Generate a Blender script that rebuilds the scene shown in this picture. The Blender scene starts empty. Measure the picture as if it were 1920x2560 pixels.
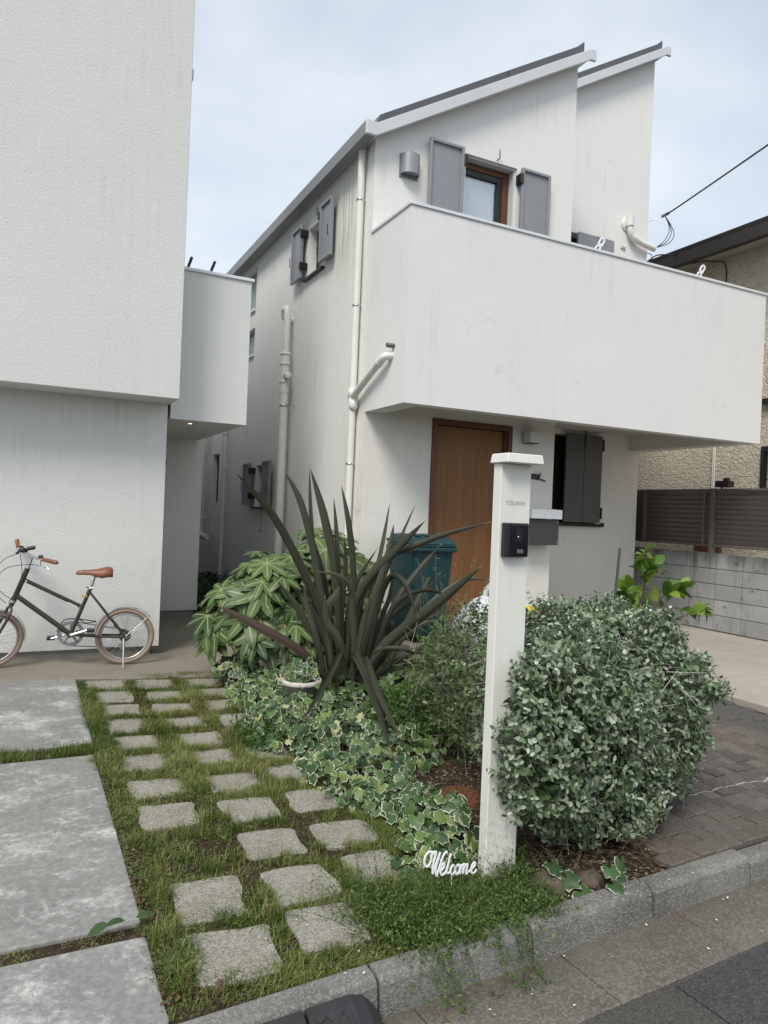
import bpy, bmesh, math, random
import numpy as np
from mathutils import Vector, Matrix
random.seed(7); rng = np.random.default_rng(11)
scene = bpy.context.scene
COL = scene.collection
R = math.radians

# ------------------------------------------------------------------ camera
CAM = Vector((0, 0, 1.45))
def cam_axes(yaw, pitch, roll):
    y, p, r = R(yaw), R(pitch), R(roll)
    f = Vector((math.sin(y)*math.cos(p), math.cos(y)*math.cos(p), math.sin(p)))
    rt = Vector((math.cos(y), -math.sin(y), 0)); up = rt.cross(f)
    return math.cos(r)*rt + math.sin(r)*up, -math.sin(r)*rt + math.cos(r)*up, f
rt, up, fw = cam_axes(26.579, -0.186, 2.319)
cd = bpy.data.cameras.new('camera'); cam = bpy.data.objects.new('camera', cd); COL.objects.link(cam)
m3 = Matrix((rt, up, -fw)).transposed()
cam.matrix_world = Matrix.Translation(CAM) @ m3.to_4x4()
cd.sensor_fit = 'VERTICAL'; cd.sensor_height = 24.0; cd.lens = 24.0*1795/2560
cd.clip_start = 0.05; cd.clip_end = 400
scene.camera = cam

# ------------------------------------------------------------------ sky, sun, exposure
SUN_EL, SUN_AZ = 50.0, 226.0      # azimuth clockwise from +Y: light comes from the left behind the camera
w = bpy.data.worlds.new('World'); scene.world = w; w.use_nodes = True
nt = w.node_tree; nt.nodes.clear()
def wn(t, **k):
    n = nt.nodes.new(t)
    for a, b in k.items(): setattr(n, a, b)
    return n
sky = wn('ShaderNodeTexSky', sky_type='NISHITA', sun_disc=False, sun_elevation=R(SUN_EL), sun_rotation=R(SUN_AZ), air_density=1.0, dust_density=2.0, ozone_density=1.0)
tc = wn('ShaderNodeTexCoord'); mp = wn('ShaderNodeMapping'); mp.inputs['Scale'].default_value = (1.0, 1.0, 2.2)
nz = wn('ShaderNodeTexNoise'); nz.inputs['Scale'].default_value = 2.0; nz.inputs['Detail'].default_value = 4; nz.inputs['Roughness'].default_value = .5; nz.inputs['Distortion'].default_value = .3
nt.links.new(tc.outputs['Generated'], mp.inputs['Vector']); nt.links.new(mp.outputs['Vector'], nz.inputs['Vector'])
rp = wn('ShaderNodeValToRGB'); rp.color_ramp.elements[0].position = .34; rp.color_ramp.elements[0].color = (.56,.56,.56,1)
rp.color_ramp.elements[1].position = .68; rp.color_ramp.elements[1].color = (1.0,1.0,1.0,1)
nt.links.new(nz.outputs['Fac'], rp.inputs['Fac'])
CLOUD = (5.9, 6.4, 6.85, 1)
mx = wn('ShaderNodeMix', data_type='RGBA'); nt.links.new(rp.outputs['Color'], mx.inputs[0]); nt.links.new(sky.outputs['Color'], mx.inputs[6]); mx.inputs[7].default_value = CLOUD
bg = wn('ShaderNodeBackground'); bg.inputs['Strength'].default_value = 0.083
out = wn('ShaderNodeOutputWorld'); nt.links.new(mx.outputs[2], bg.inputs['Color']); nt.links.new(bg.outputs['Background'], out.inputs['Surface'])
sl = bpy.data.lights.new('sun', 'SUN'); sl.energy = 1.5; sl.angle = R(22); sl.color = (1.0, .955, .885)
so = bpy.data.objects.new('sun', sl); COL.objects.link(so)
az, el = R(SUN_AZ), R(SUN_EL)
sd = Vector((math.sin(az)*math.cos(el), math.cos(az)*math.cos(el), math.sin(el)))
so.rotation_euler = sd.to_track_quat('Z', 'Y').to_euler(); so.location = sd*60
scene.view_settings.view_transform = 'Standard'; scene.view_settings.look = 'None'
scene.view_settings.exposure = 0.9
scene.cycles.max_bounces = 6; scene.cycles.diffuse_bounces = 3; scene.cycles.glossy_bounces = 2; scene.cycles.transmission_bounces = 3; scene.view_settings.gamma = 1.0; scene.view_settings.use_curve_mapping = False

# ------------------------------------------------------------------ helpers
ORG = {}
def tag(o, label=None, cat=None, group=None, kind=None):
    if label: o['label'] = label
    if cat: o['category'] = cat
    if group: o['group'] = group
    if kind: o['kind'] = kind
    return o
def link(name, data, parent=None, loc=None):
    o = bpy.data.objects.new(name, data); COL.objects.link(o)
    if parent is not None:
        o.parent = parent; po = ORG[parent.name]
    else: po = Vector((0,0,0))
    L = Vector(loc) if loc is not None else po.copy()
    o.location = L - po; ORG[o.name] = L
    return o
def thing(name, label, cat, loc=(0,0,0), group=None):
    o = link(name, None, None, loc); o.empty_display_size = .1
    return tag(o, label, cat, group)
def cat_rom(pts, n):
    P = [Vector(p) for p in pts]; P = [P[0]*2-P[1]] + P + [P[-1]*2-P[-2]]; outp = []
    m = len(P)-3
    for i in range(n+1):
        t = i/n*m; k = min(int(t), m-1); u = t-k
        a, b, c, d = P[k:k+4]
        outp.append(.5*((2*b)+(c-a)*u+(2*a-5*b+4*c-d)*u*u+(3*b-3*c+d-a)*u**3))
    return outp
class MB:
    def __init__(s): s.v, s.f, s.sm = [], [], []
    def add(s, vs, fs, smooth=False):
        o = len(s.v); s.v += [tuple(q) for q in vs]
        for f in fs: s.f.append(tuple(i+o for i in f)); s.sm.append(smooth)
        return s
    def box(s, x0, x1, y0, y1, z0, z1, rot=None, c=None):
        vs = [Vector(q) for q in ((x0,y0,z0),(x1,y0,z0),(x1,y1,z0),(x0,y1,z0),(x0,y0,z1),(x1,y0,z1),(x1,y1,z1),(x0,y1,z1))]
        if rot is not None: vs = [Vector(c)+rot@(q-Vector(c)) for q in vs]
        return s.add(vs, [(0,3,2,1),(4,5,6,7),(0,1,5,4),(1,2,6,5),(2,3,7,6),(3,0,4,7)])
    def tube(s, pts, r, n=10, caps=True, smooth=True):
        P = [Vector(p) for p in pts]; rr = r if hasattr(r, '__len__') else [r]*len(P)
        T = []
        for i in range(len(P)):
            t = P[min(i+1,len(P)-1)] - P[max(i-1,0)]; T.append(t.normalized() if t.length > 1e-9 else Vector((0,0,1)))
        a = Vector((0,0,1)) if abs(T[0].z) < .9 else Vector((1,0,0)); u = T[0].cross(a).normalized()
        vs = []
        for i in range(len(P)):
            u = (u - T[i]*u.dot(T[i])).normalized(); v = T[i].cross(u)
            for k in range(n):
                an = 2*math.pi*k/n; vs.append(P[i] + (u*math.cos(an)+v*math.sin(an))*rr[i])
        fs = [(i*n+k, i*n+(k+1)%n, (i+1)*n+(k+1)%n, (i+1)*n+k) for i in range(len(P)-1) for k in range(n)]
        s.add(vs, fs, smooth)
        if caps:
            s.add(vs[:n], [tuple(range(n-1,-1,-1))]); s.add(vs[-n:], [tuple(range(n))])
        return s
    def prism(s, poly, d):           # poly: list of 3D points (planar), d: extrusion vector
        n = len(poly); d = Vector(d); P = [Vector(p) for p in poly]; Q = [p+d for p in P]
        nn = sum(((P[i]-P[0]).cross(P[(i+1)%n]-P[0]) for i in range(n)), Vector((0,0,0)))
        if nn.dot(d) > 0: P, Q = [p for p in P[::-1]], [q for q in Q[::-1]]
        fs = [tuple(range(n)), tuple(range(2*n-1, n-1, -1))] + [(i, i+n, (i+1)%n+n, (i+1)%n) for i in range(n)]
        return s.add(P+Q, fs)
    def lathe(s, c, prof, n=24, axis=None, smooth=True):
        M = Matrix.Identity(3) if axis is None else Vector((0,0,1)).rotation_difference(Vector(axis)).to_matrix()
        c = Vector(c); vs = []
        for r, z in prof:
            for k in range(n):
                a = 2*math.pi*k/n; vs.append(c + M @ Vector((r*math.cos(a), r*math.sin(a), z)))
        m = len(prof)
        fs = [(i*n+k, i*n+(k+1)%n, (i+1)*n+(k+1)%n, (i+1)*n+k) for i in range(m-1) for k in range(n)]
        return s.add(vs, fs, smooth)
    def xform(s, M):
        s.v = [tuple(M @ Vector(q)) for q in s.v]; return s
    def build(s, name, mat, parent=None, bevel=0, loc=None, seg=1):
        o = link(name, None, parent, loc) if False else None
        me = bpy.data.meshes.new(name)
        L = Vector(loc) if loc is not None else (ORG[parent.name] if parent is not None else Vector((0,0,0)))
        me.from_pydata([(q[0]-L.x, q[1]-L.y, q[2]-L.z) for q in s.v], [], s.f)
        me.polygons.foreach_set('use_smooth', s.sm)
        if bevel:
            bm = bmesh.new(); bm.from_mesh(me); bmesh.ops.remove_doubles(bm, verts=bm.verts, dist=1e-5)
            ed = [e for e in bm.edges if len(e.link_faces) == 2 and e.calc_face_angle(0) > .6]
            bmesh.ops.bevel(bm, geom=ed, offset=bevel, segments=seg, affect='EDGES', profile=.6)
            bm.to_mesh(me); bm.free()
        me.materials.append(mat); me.update()
        return link(name, me, parent, L)
def fast_mesh(name, V, F, mat, attrs=None, smooth=False):
    V = np.asarray(V, np.float32); F = np.asarray(F, np.int32); k = F.shape[1]
    me = bpy.data.meshes.new(name)
    me.vertices.add(len(V)); me.vertices.foreach_set('co', V.ravel())
    me.loops.add(F.size); me.loops.foreach_set('vertex_index', F.ravel())
    me.polygons.add(len(F)); me.polygons.foreach_set('loop_start', np.arange(0, F.size, k, dtype=np.int32))
    try: me.polygons.foreach_set('loop_total', np.full(len(F), k, np.int32))
    except Exception: pass
    if smooth: me.polygons.foreach_set('use_smooth', np.ones(len(F), bool))
    for n, a in (attrs or {}).items():
        at = me.attributes.new(n, 'FLOAT', 'POINT'); at.data.foreach_set('value', np.asarray(a, np.float32).ravel())
    me.materials.append(mat); me.update(calc_edges=True); me.validate()
    return me

# ------------------------------------------------------------------ materials
class N:
    def __init__(s, name):
        s.m = bpy.data.materials.new(name); s.m.use_nodes = True; s.t = s.m.node_tree
        s.b = s.t.nodes['Principled BSDF']; s.out = s.t.nodes['Material Output']
    def n(s, ty, ins=None, **kw):
        q = s.t.nodes.new(ty)
        for a, b in kw.items(): setattr(q, a, b)
        for a, b in (ins or {}).items(): s.set(q.inputs[a], b)
        return q
    def set(s, sock, v):
        if hasattr(v, 'is_linked') or hasattr(v, 'links'): s.t.links.new(v, sock)
        else:
            if isinstance(v, (tuple, list)) and len(v) == 3 and sock.type == 'RGBA': v = tuple(v)+(1,)
            sock.default_value = v
    def pos(s): return s.n('ShaderNodeNewGeometry').outputs['Position']
    def obj(s): return s.n('ShaderNodeTexCoord').outputs['Object']
    def map(s, vec, sc, rot=(0,0,0), loc=(0,0,0)):
        return s.n('ShaderNodeMapping', {'Vector': vec, 'Scale': sc, 'Rotation': rot, 'Location': loc}).outputs[0]
    def noise(s, vec, scale, detail=4, rough=.55, dist=0): return s.n('ShaderNodeTexNoise', {'Vector': vec, 'Scale': scale, 'Detail': detail, 'Roughness': rough, 'Distortion': dist}).outputs['Fac']
    def vor(s, vec, scale, feature='F1', out='Distance', rnd=1.0): return s.n('ShaderNodeTexVoronoi', {'Vector': vec, 'Scale': scale, 'Randomness': rnd}, feature=feature).outputs[out]
    def ramp(s, fac, a, b, lo=0., hi=1.): return s.n('ShaderNodeMapRange', {'Value': fac, 'From Min': a, 'From Max': b, 'To Min': lo, 'To Max': hi}, clamp=True).outputs[0]
    def math(s, op, a, b=0.): return s.n('ShaderNodeMath', {0: a, 1: b}, operation=op).outputs[0]
    def mix(s, fac, a, b, blend='MIX'):
        q = s.n('ShaderNodeMix', data_type='RGBA', blend_type=blend); s.set(q.inputs[0], fac); s.set(q.inputs[6], a); s.set(q.inputs[7], b); return q.outputs[2]
    def attr(s, name): return s.n('ShaderNodeAttribute', attribute_name=name).outputs['Fac']
    def bump(s, h, strength=.3, dist=.01, prev=None):
        q = s.n('ShaderNodeBump', {'Height': h, 'Strength': strength, 'Distance': dist})
        if prev is not None: s.set(q.inputs['Normal'], prev)
        return q.outputs[0]
    def done(s, col, rough=.6, normal=None, metal=0., spec=.5, transl=0.):
        s.set(s.b.inputs['Base Color'], col); s.set(s.b.inputs['Roughness'], rough); s.set(s.b.inputs['Metallic'], metal)
        s.set(s.b.inputs['Specular IOR Level'], spec)
        if normal is not None: s.set(s.b.inputs['Normal'], normal)
        if transl:
            tr = s.n('ShaderNodeBsdfTranslucent', {'Color': col}); ms = s.n('ShaderNodeMixShader', {0: transl, 1: s.b.outputs[0], 2: tr.outputs[0]})
            s.t.links.new(ms.outputs[0], s.out.inputs['Surface'])
        return s.m
def plain(name, col, rough=.5, metal=0., var=.12, scale=18, bump=0., spec=.5):
    k = N(name); p = k.pos(); f = k.noise(p, scale, 4, .6)
    f2 = k.noise(p, scale*.13, 3, .6)
    c = k.mix(k.ramp(f, .3, .7), tuple(q*(1-var) for q in col), tuple(min(1, q*(1+var*.6)) for q in col))
    c = k.mix(k.ramp(f2, .45, .7, 0, var*2.), c, tuple(q*.72 for q in col))
    nm = k.bump(k.noise(p, scale*4, 3), bump, .004) if bump else None
    rr = k.ramp(f2, .3, .7, max(.02, rough-.08), min(1, rough+.08))
    return k.done(c, rr, nm, metal, spec)
def stucco(name, base, grime, streak=.4, grain=60, gstr=.25, gdist=.004, lines=.0, algae=False, patch=.3):
    k = N(name); p = k.pos()
    st = k.noise(k.map(p, (17, 17, .8), (.02,.03,0)), 1.0, 7, .66, .5)
    st2 = k.noise(k.map(p, (1.3, 1.3, .7)), 1.0, 5, .62, .3)
    big = k.noise(p, .75, 4, .6, .4)
    fac = k.math('MULTIPLY', k.math('MULTIPLY', k.ramp(st, .5, .74), k.ramp(st2, .44, .66)), streak)
    c = k.mix(k.ramp(big, .35, .72, 0, patch), base, tuple(q*.86 for q in base))
    c = k.mix(fac, c, grime)
    fine = k.noise(p, grain, 5, .65)
    c = k.mix(k.ramp(fine, .3, .75, .0, .16), c, tuple(q*.7 for q in base))
    h = k.math('MULTIPLY', k.noise(p, grain, 4, .6), 1.0)
    nm = k.bump(h, gstr, gdist)
    nm = k.bump(k.noise(p, 2.2, 3, .55), .25, .02, nm)
    if lines:
        a = k.noise(p, 1.5, 1.2, .5, .6); b = k.noise(k.map(p, (1,1,1), loc=(5.3,2.1,7.7)), 2.6, 1.5, .5, .9)
        l1 = k.ramp(k.math('ABSOLUTE', k.math('SUBTRACT', a, .5)), .0, .0042, 1, 0)
        l2 = k.ramp(k.math('ABSOLUTE', k.math('SUBTRACT', b, .52)), .0, .0036, 1, 0)
        mk = k.ramp(k.noise(k.map(p, (1,1,1), loc=(1.7,9,3)), 3.3, 3, .6), .50, .60)
        mk2 = k.ramp(k.noise(k.map(p, (1,1,1), loc=(11,4,8)), 3.9, 3, .6), .53, .62)
        ln = k.math('MAXIMUM', k.math('MULTIPLY', l1, mk), k.math('MULTIPLY', l2, mk2))
        c = k.mix(k.math('MULTIPLY', ln, lines), c, tuple(q*.45 for q in base))
        nm = k.bump(ln, -.5, .006, nm)
    if algae:
        sx = k.n('ShaderNodeSeparateXYZ', {0: p})
        dy = k.math('ABSOLUTE', k.math('SUBTRACT', sx.outputs[1], 7.28)); dz = k.math('ABSOLUTE', k.math('SUBTRACT', sx.outputs[2], 4.55))
        ma = k.math('MULTIPLY', k.ramp(dy, .05, .38, 1, 0), k.ramp(dz, .2, .75, 1, 0))
        s3 = k.noise(k.map(p, (26, 26, .9)), 1.0, 5, .6)
        c = k.mix(k.math('MULTIPLY', k.math('MULTIPLY', ma, k.ramp(s3, .42, .62)), .8), c, (.33,.34,.15))
    return k.done(c, .88, nm, 0, .25)
def wood(name, c1, c2, axis='Z', rough=.45):
    k = N(name); p = k.pos(); sc = (30, 30, 1.1)
    g = k.noise(k.map(p, sc), 1.0, 6, .62, .5); g2 = k.noise(k.map(p, (5, 5, .25)), 1.0, 3, .5)
    c = k.mix(k.ramp(g, .3, .7), c1, c2); c = k.mix(k.ramp(g2, .35, .7, 0, .5), c, tuple(q*.7 for q in c1))
    return k.done(c, rough, k.bump(g, .12, .002), 0, .4)
def concrete(name, base, stain, sc=3.0, agg=0., rough=.9, light=None, bump=.3, blotch=.6, crack=False, ac=.75):
    k = N(name); p = k.pos()
    a = k.noise(p, sc, 6, .65, .3); b = k.noise(p, sc*9, 5, .7); d = k.noise(p, sc*60, 3, .6)
    c = k.mix(k.ramp(a, .36, .68, 0, blotch), base, stain)
    c = k.mix(k.ramp(b, .35, .75, 0, .45), c, tuple(q*.62 for q in base))
    if light:
        l = k.noise(k.map(p, (1, 1.25, 1), loc=(3,1,0)), sc*1.1, 12, .82, .15)
        c = k.mix(k.ramp(l, .50, .64, 0, .85), c, light); g_ = k.noise(p, 38, 6, .75)
        c = k.mix(k.ramp(g_, .42, .62, .5, 0), c, tuple(q*.6 for q in stain)); c = k.mix(k.ramp(k.noise(p, 110, 3, .7), .60, .72, 0, .6), c, (.10,.10,.095))
        s = k.noise(k.map(p, (2.2, .8, 1), loc=(7,4,0)), 2.1, 2, .5, 1.6)
        ln = k.math('MULTIPLY', k.ramp(k.math('ABSOLUTE', k.math('SUBTRACT', s, .5)), 0, .005, 1, 0), k.ramp(k.noise(p, 2.3, 2, .5), .54, .6))
        c = k.mix(k.math('MULTIPLY', ln, .3), c, light)
    h = d
    if agg:
        v = k.vor(p, agg, out='Color'); bw = k.n('ShaderNodeSeparateColor', {0: v}).outputs[0]
        c = k.mix(k.ramp(bw, .55, .95, 0, ac), c, tuple(min(1, q*1.5) for q in base)); c = k.mix(k.ramp(bw, .02, .24, ac, 0), c, tuple(q*.4 for q in base))
        h = k.math('ADD', d, k.math('MULTIPLY', k.vor(p, agg), .8))
    nm = k.bump(h, bump, .004); nm = k.bump(a, .25, .012, nm)
    return k.done(c, rough, nm, 0, .3)
def leaf_mat(name, stops, rough=.5, transl=.22, edge=None, vein=None, spec=.4, edge_at=.72, vein_at=.9, both=False):
    k = N(name); r = k.attr('rnd')
    cr = k.n('ShaderNodeValToRGB', {'Fac': r}); el = cr.color_ramp.elements
    while len(el) < len(stops): el.new(.5)
    for e, (q, c) in zip(el, stops): e.position = q; e.color = tuple(c)+(1,)
    c = cr.outputs[0]; p = k.pos()
    if edge or vein:
        e = k.attr('edge'); ne = k.noise(p, 55, 3, .6)
        if edge:
            lo_ = k.ramp(k.noise(p, 9, 3, .6), .25, .75, -.22, .16)
            c = k.mix(k.ramp(k.math('ADD', k.math('ADD', e, lo_), k.ramp(ne, .2, .8, -.26, .26)), edge_at, edge_at+.14, 0, .9), c, edge)
        if vein: c = k.mix(k.ramp(e, vein_at-.12, vein_at+.04, 0, .8), c, vein)
    c = k.mix(k.ramp(k.noise(p, 30, 3, .6), .3, .75, 0, .35), c, k.mix(1.0, c, (.6,.65,.6), 'MULTIPLY'))
    return k.done(c, rough, None, 0, spec, transl)

m_white = stucco('stucco_white', (.80,.795,.77), (.45,.45,.42), .4, 55, .22, .004, lines=.3)
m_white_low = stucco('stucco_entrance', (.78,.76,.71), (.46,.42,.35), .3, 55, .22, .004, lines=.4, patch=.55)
m_white_side = stucco('stucco_white_side', (.80,.795,.765), (.40,.40,.36), .62, 55, .22, .004, lines=.3, algae=True)
m_balc = stucco('stucco_balcony', (.765,.765,.755), (.48,.48,.45), .4, 55, .2, .004, lines=.28)
m_left = stucco('stucco_left_house', (.68,.682,.66), (.40,.41,.38), .36, 75, .6, .006, patch=.25)
m_soffit = plain('shaded_soffit', (.54,.53,.50), .85, var=.06, scale=5)  # underside colour lowered to put occlusion-like shade under the overhangs
m_fascia = plain('fascia_metal', (.60,.62,.64), .4, var=.06, scale=4)
m_gutter = plain('gutter_metal', (.22,.225,.23), .45, var=.08, scale=4)
m_roof = plain('roof_metal', (.095,.097,.105), .5, var=.1, scale=5)
m_cap = plain('cap_metal', (.70,.72,.74), .35, var=.05, scale=6)
m_pvc = plain('pvc_pipe', (.74,.73,.68), .42, var=.07, scale=5)
m_pvcd = plain('pvc_dark', (.12,.125,.12), .5, var=.1)
m_shut = plain('shutter_metal', (.255,.265,.285), .42, var=.06, scale=7)
m_shutd = plain('shutter_dark', (.105,.106,.108), .45, var=.08, scale=6)
m_black = plain('black_metal', (.018,.018,.02), .4, var=.1)
m_void = plain('dark_interior', (.012,.012,.013), .9, var=.05)
m_door = wood('door_wood', (.195,.082,.026), (.28,.13,.046)); m_frame = wood('door_frame_wood', (.10,.04,.018), (.16,.068,.03))
m_winwood = wood('window_wood', (.10,.038,.016), (.16,.065,.03))
m_steel = plain('steel', (.62,.62,.62), .28, 1.0, var=.08); m_chrome = plain('chrome', (.80,.80,.80), .12, 1.0, var=.04)
k = N('window_glass'); m_glass = k.done(k.mix(k.ramp(k.noise(k.pos(), 1.5, 2), .3, .7), (.10,.115,.12), (.16,.18,.185)), .06, None, 0, .9)
k = N('frosted_glass'); m_frost = k.done(k.mix(k.ramp(k.noise(k.pos(), 40, 2), .3, .7), (.20,.27,.26), (.26,.33,.31)), .35, None, 0, .5)
m_curtain = plain('lace_curtain', (.82,.82,.83), .8, var=.08, scale=14)
m_concrete = concrete('porch_concrete', (.255,.232,.19), (.17,.148,.112), 1.6, 0, .9, blotch=.8)
m_drive = concrete('driveway_concrete', (.43,.39,.335), (.34,.305,.26), .9, 0, .9, blotch=.8)
m_slab = concrete('slab_concrete', (.315,.312,.295), (.215,.213,.20), 1.7, 0, .85, light=(.66,.66,.63), blotch=.85)
m_stone = concrete('stepping_stone', (.32,.302,.258), (.19,.173,.13), 5.0, 210, .94, bump=.8, ac=.7, blotch=.9)
m_kerb = concrete('kerb_concrete', (.225,.22,.205), (.105,.10,.09), 3.2, 150, .94, bump=.8, ac=.5, blotch=.95)
def gutter_mat():
    m = concrete('gutter_concrete', (.17,.158,.138), (.09,.08,.066), 2.2, 140, .93, bump=.6, ac=.5, blotch=.9); t = m.node_tree; b = t.nodes['Principled BSDF']; k = N.__new__(N); k.m, k.t, k.b = m, t, b
    src = b.inputs['Base Color'].links[0].from_socket; p = k.pos(); s = k.n('ShaderNodeSeparateXYZ', {0: p}); d = k.math('SUBTRACT', k.math('ADD', k.math('MULTIPLY', s.outputs[0], .055), 1.99), s.outputs[1])
    f = k.math('MULTIPLY', k.ramp(d, .03, .26, 1, 0), k.ramp(k.noise(p, 4, 5, .65), .25, .62)); k.set(b.inputs['Base Color'], k.mix(k.math('MULTIPLY', f, .85), src, (.085,.064,.045))); return m
m_gut = gutter_mat()
m_gut_old = concrete('gutter_concrete_old', (.185,.17,.15), (.095,.082,.066), 2.2, 140, .93, bump=.6, ac=.45, blotch=.95)
m_asph = concrete('asphalt', (.062,.062,.064), (.045,.045,.046), 2.5, 150, .88, bump=.6)
m_block = concrete('concrete_block', (.375,.38,.38), (.20,.20,.195), 2.2, 0, .92, blotch=.75, bump=.5)
m_mortar = concrete('mortar', (.20,.195,.185), (.09,.09,.085), 3, 0, .95)
m_found = concrete('foundation', (.30,.285,.25), (.17,.16,.135), 2, 0, .95)
def soil():
    k = N('soil'); p = k.pos(); a = k.noise(p, 28, 6, .7); v = k.vor(p, 90, out='Color')
    c = k.mix(k.ramp(a, .3, .7), (.022,.015,.010), (.06,.042,.028)); c = k.mix(k.ramp(k.n('ShaderNodeSeparateColor', {0: v}).outputs[1], .82, .98, 0, .6), c, (.14,.09,.06))
    return k.done(c, .95, k.bump(a, .9, .02), 0, .2)
m_soil = soil()
m_fence = plain('fence_aluminium', (.125,.108,.095), .45, var=.07, scale=6)
def post_mat():
    k = N('signpost_paint'); p = k.pos(); z = k.n('ShaderNodeSeparateXYZ', {0: p}).outputs[2]
    c = k.mix(k.ramp(k.noise(k.map(p, (22,22,1.2)), 1.0, 5, .6), .45, .75, 0, .22), (.72,.72,.665), (.50,.50,.44))
    sp = k.math('MULTIPLY', k.ramp(k.noise(p, 45, 6, .75), .48, .62), k.ramp(z, .02, .34, 1, 0)); c = k.mix(k.math('MULTIPLY', sp, .7), c, (.22,.18,.12))
    c = k.mix(k.ramp(k.noise(p, 130, 3, .6), .68, .74, 0, .5), c, (.35,.34,.29)); return k.done(c, .5, k.bump(k.noise(p, 160, 3), .08, .002), 0, .4)
m_post = post_mat()
m_text = plain('lettering', (.16,.16,.15), .5, var=.02); m_signw = plain('sign_white', (.82,.83,.84), .4, var=.02)
m_bin = plain('bin_teal', (.007,.042,.046), .42, var=.15, scale=8); m_bing = plain('bin_grey', (.20,.215,.215), .5, var=.1, scale=8)
m_bag = plain('bag_plastic', (.62,.64,.68), .3, var=.12, scale=10); m_yel = plain('bag_print_yellow', (.72,.50,.03), .4, var=.1)
m_rubber = plain('rubber', (.026,.026,.028), .62, var=.25, scale=14, bump=.25)
m_rust = plain('rusty_iron', (.16,.065,.03), .85, var=.35, scale=30, bump=.4)
m_potw = plain('pot_white', (.55,.54,.52), .6, var=.2, scale=14); m_potb = plain('pot_brown', (.10,.035,.018), .25, var=.3, scale=20)
m_brownroof = plain('brown_fascia', (.028,.022,.022), .4, var=.15, scale=6)
m_eaves = plain('eave_board', (.50,.48,.43), .7, var=.06)

# ------------------------------------------------------------------ ground, road, kerb
def ky(x): return 2.045 + .055*(x-1.0)            # back edge of the kerb
g = MB(); g.add([(-150,-150,-.24),(150,-150,-.24),(150,150,-.24),(-150,150,-.24)], [(0,1,2,3)])
tag(g.build('ground', m_soil), kind='structure')
rd = MB(); rd.add([(-60,-60,-.135),(60,-60,-.135),(60,ky(60)-.375,-.135),(-60,ky(-60)-.375,-.135)], [(0,1,2,3)])
tag(rd.build('road', concrete('old_asphalt', (.085,.08,.073), (.055,.052,.048), 2.5, 190, .9, bump=.8, ac=.6)), kind='structure')
rp_ = MB(); rp_.add([(2.04,ky(2.04)-.392,-.1305),(2.075,1.1,-.1305),(2.3,-30,-.1305),(60,-30,-.1305),(60,ky(60)-.392,-.1305)], [(0,1,2,3,4)])
tag(rp_.build('road_patch', m_asph), kind='structure')
gb = MB(); gb.add([(-6,ky(-6)-.37,-.133),(-6,ky(-6),-.15),(9,ky(9),-.15),(9,ky(9)-.37,-.133)], [(0,3,2,1)])
gut = tag(gb.build('road_gutter', m_gut), kind='structure')
xs = [-1.33+.62*i for i in range(-6, 12)]
for a, b in zip(xs[:-1], xs[1:]):
    q = MB(); a2, b2 = a+.003, b-.003
    P = [(a2,ky(a2)-.055,-.118),(b2,ky(b2)-.055,-.118),(b2+.03,ky(b2)-.372,-.128),(a2+.03,ky(a2)-.372,-.128)]
    q.prism([(x,y,z-.03) for x,y,z in P], (0,0,.03)); q.build('gutter_block', m_gut, gut, bevel=.004)
kb = MB(); kb.box(-6,9,2.3,2.31,-.2,-.16); 
kerb = tag(kb.build('kerb', m_mortar), kind='structure')
ks = [-2.69+.62*i for i in range(0, 17)]
ks = [x-.0 for x in ks]
off = 1.03 - min(ks, key=lambda x: abs(x-1.03)); ks = [x+off for x in ks]
for a, b in zip(ks[:-1], ks[1:]):
    a2, b2 = a+.0045, b-.0045; low = a > 2.7
    top = -.018 if low else random.uniform(-.003,.003)
    q = MB(); prof = [(0,-.17),(0,top),(-.062,top),(-.078,top-.006),(-.087,top-.022),(-.092,top-.06),(-.098,-.17)]
    q.prism([(a2, ky(a2)+dy, z) for dy, z in prof], (b2-a2, ky(b2)-ky(a2), 0))
    q.build('kerb_stone', m_kerb, kerb, bevel=.006, seg=2)

gd = MB(); gd.add([(-8,ky(-8),-.020),(5.3,ky(5.3),-.020),(5.3,17,-.020),(-8,17,-.020)], [(0,1,2,3)])
bed = tag(gd.build('garden_bed', m_soil), kind='structure')
def slab(name, quad, top, th, mat, parent, cut=.02, jit=.004, bev=.006, sub=1):
    P = [Vector((x,y,0)) for x,y in quad]; pts = []
    for i in range(4):
        a, b, c = P[i-1], P[i], P[(i+1)%4]
        for t in (a, c):
            pass
        d1 = (a-b).normalized(); d2 = (c-b).normalized()
        k1 = cut*random.uniform(.5,1.4); k2 = cut*random.uniform(.5,1.4)
        pts.append(b+d1*k1); pts.append(b+(d1*k1+d2*k2)*.28); pts.append(b+d2*k2)
        if sub:
            m = (b+c)/2; nrm = Vector((-(c-b).y, (c-b).x, 0)).normalized()
            for t in (.35,.65): pts.append(b.lerp(c, t)+nrm*random.uniform(-jit, jit))
    q = MB(); q.prism([(p.x,p.y,top-th) for p in pts], (0,0,th))
    c = sum(P, Vector((0,0,0)))/4
    return q.build(name, mat, parent, bevel=bev, seg=2)
slab('concrete_slab', [(-5,4.60),(.41,4.545),(.41,6.22),(-5,6.66)], -.004, .1, m_slab, bed, .015, .003)
slab('concrete_slab', [(-5,2.62),(.412,2.56),(.40,4.355),(-5,4.47)], -.006, .1, m_slab, bed, .02, .004)
slab('concrete_slab', [(-5,ky(-5)+.005),(.413,ky(.41)+.012),(.412,2.475),(-5,2.53)], -.006, .1, m_slab, bed, .02, .004)
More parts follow.
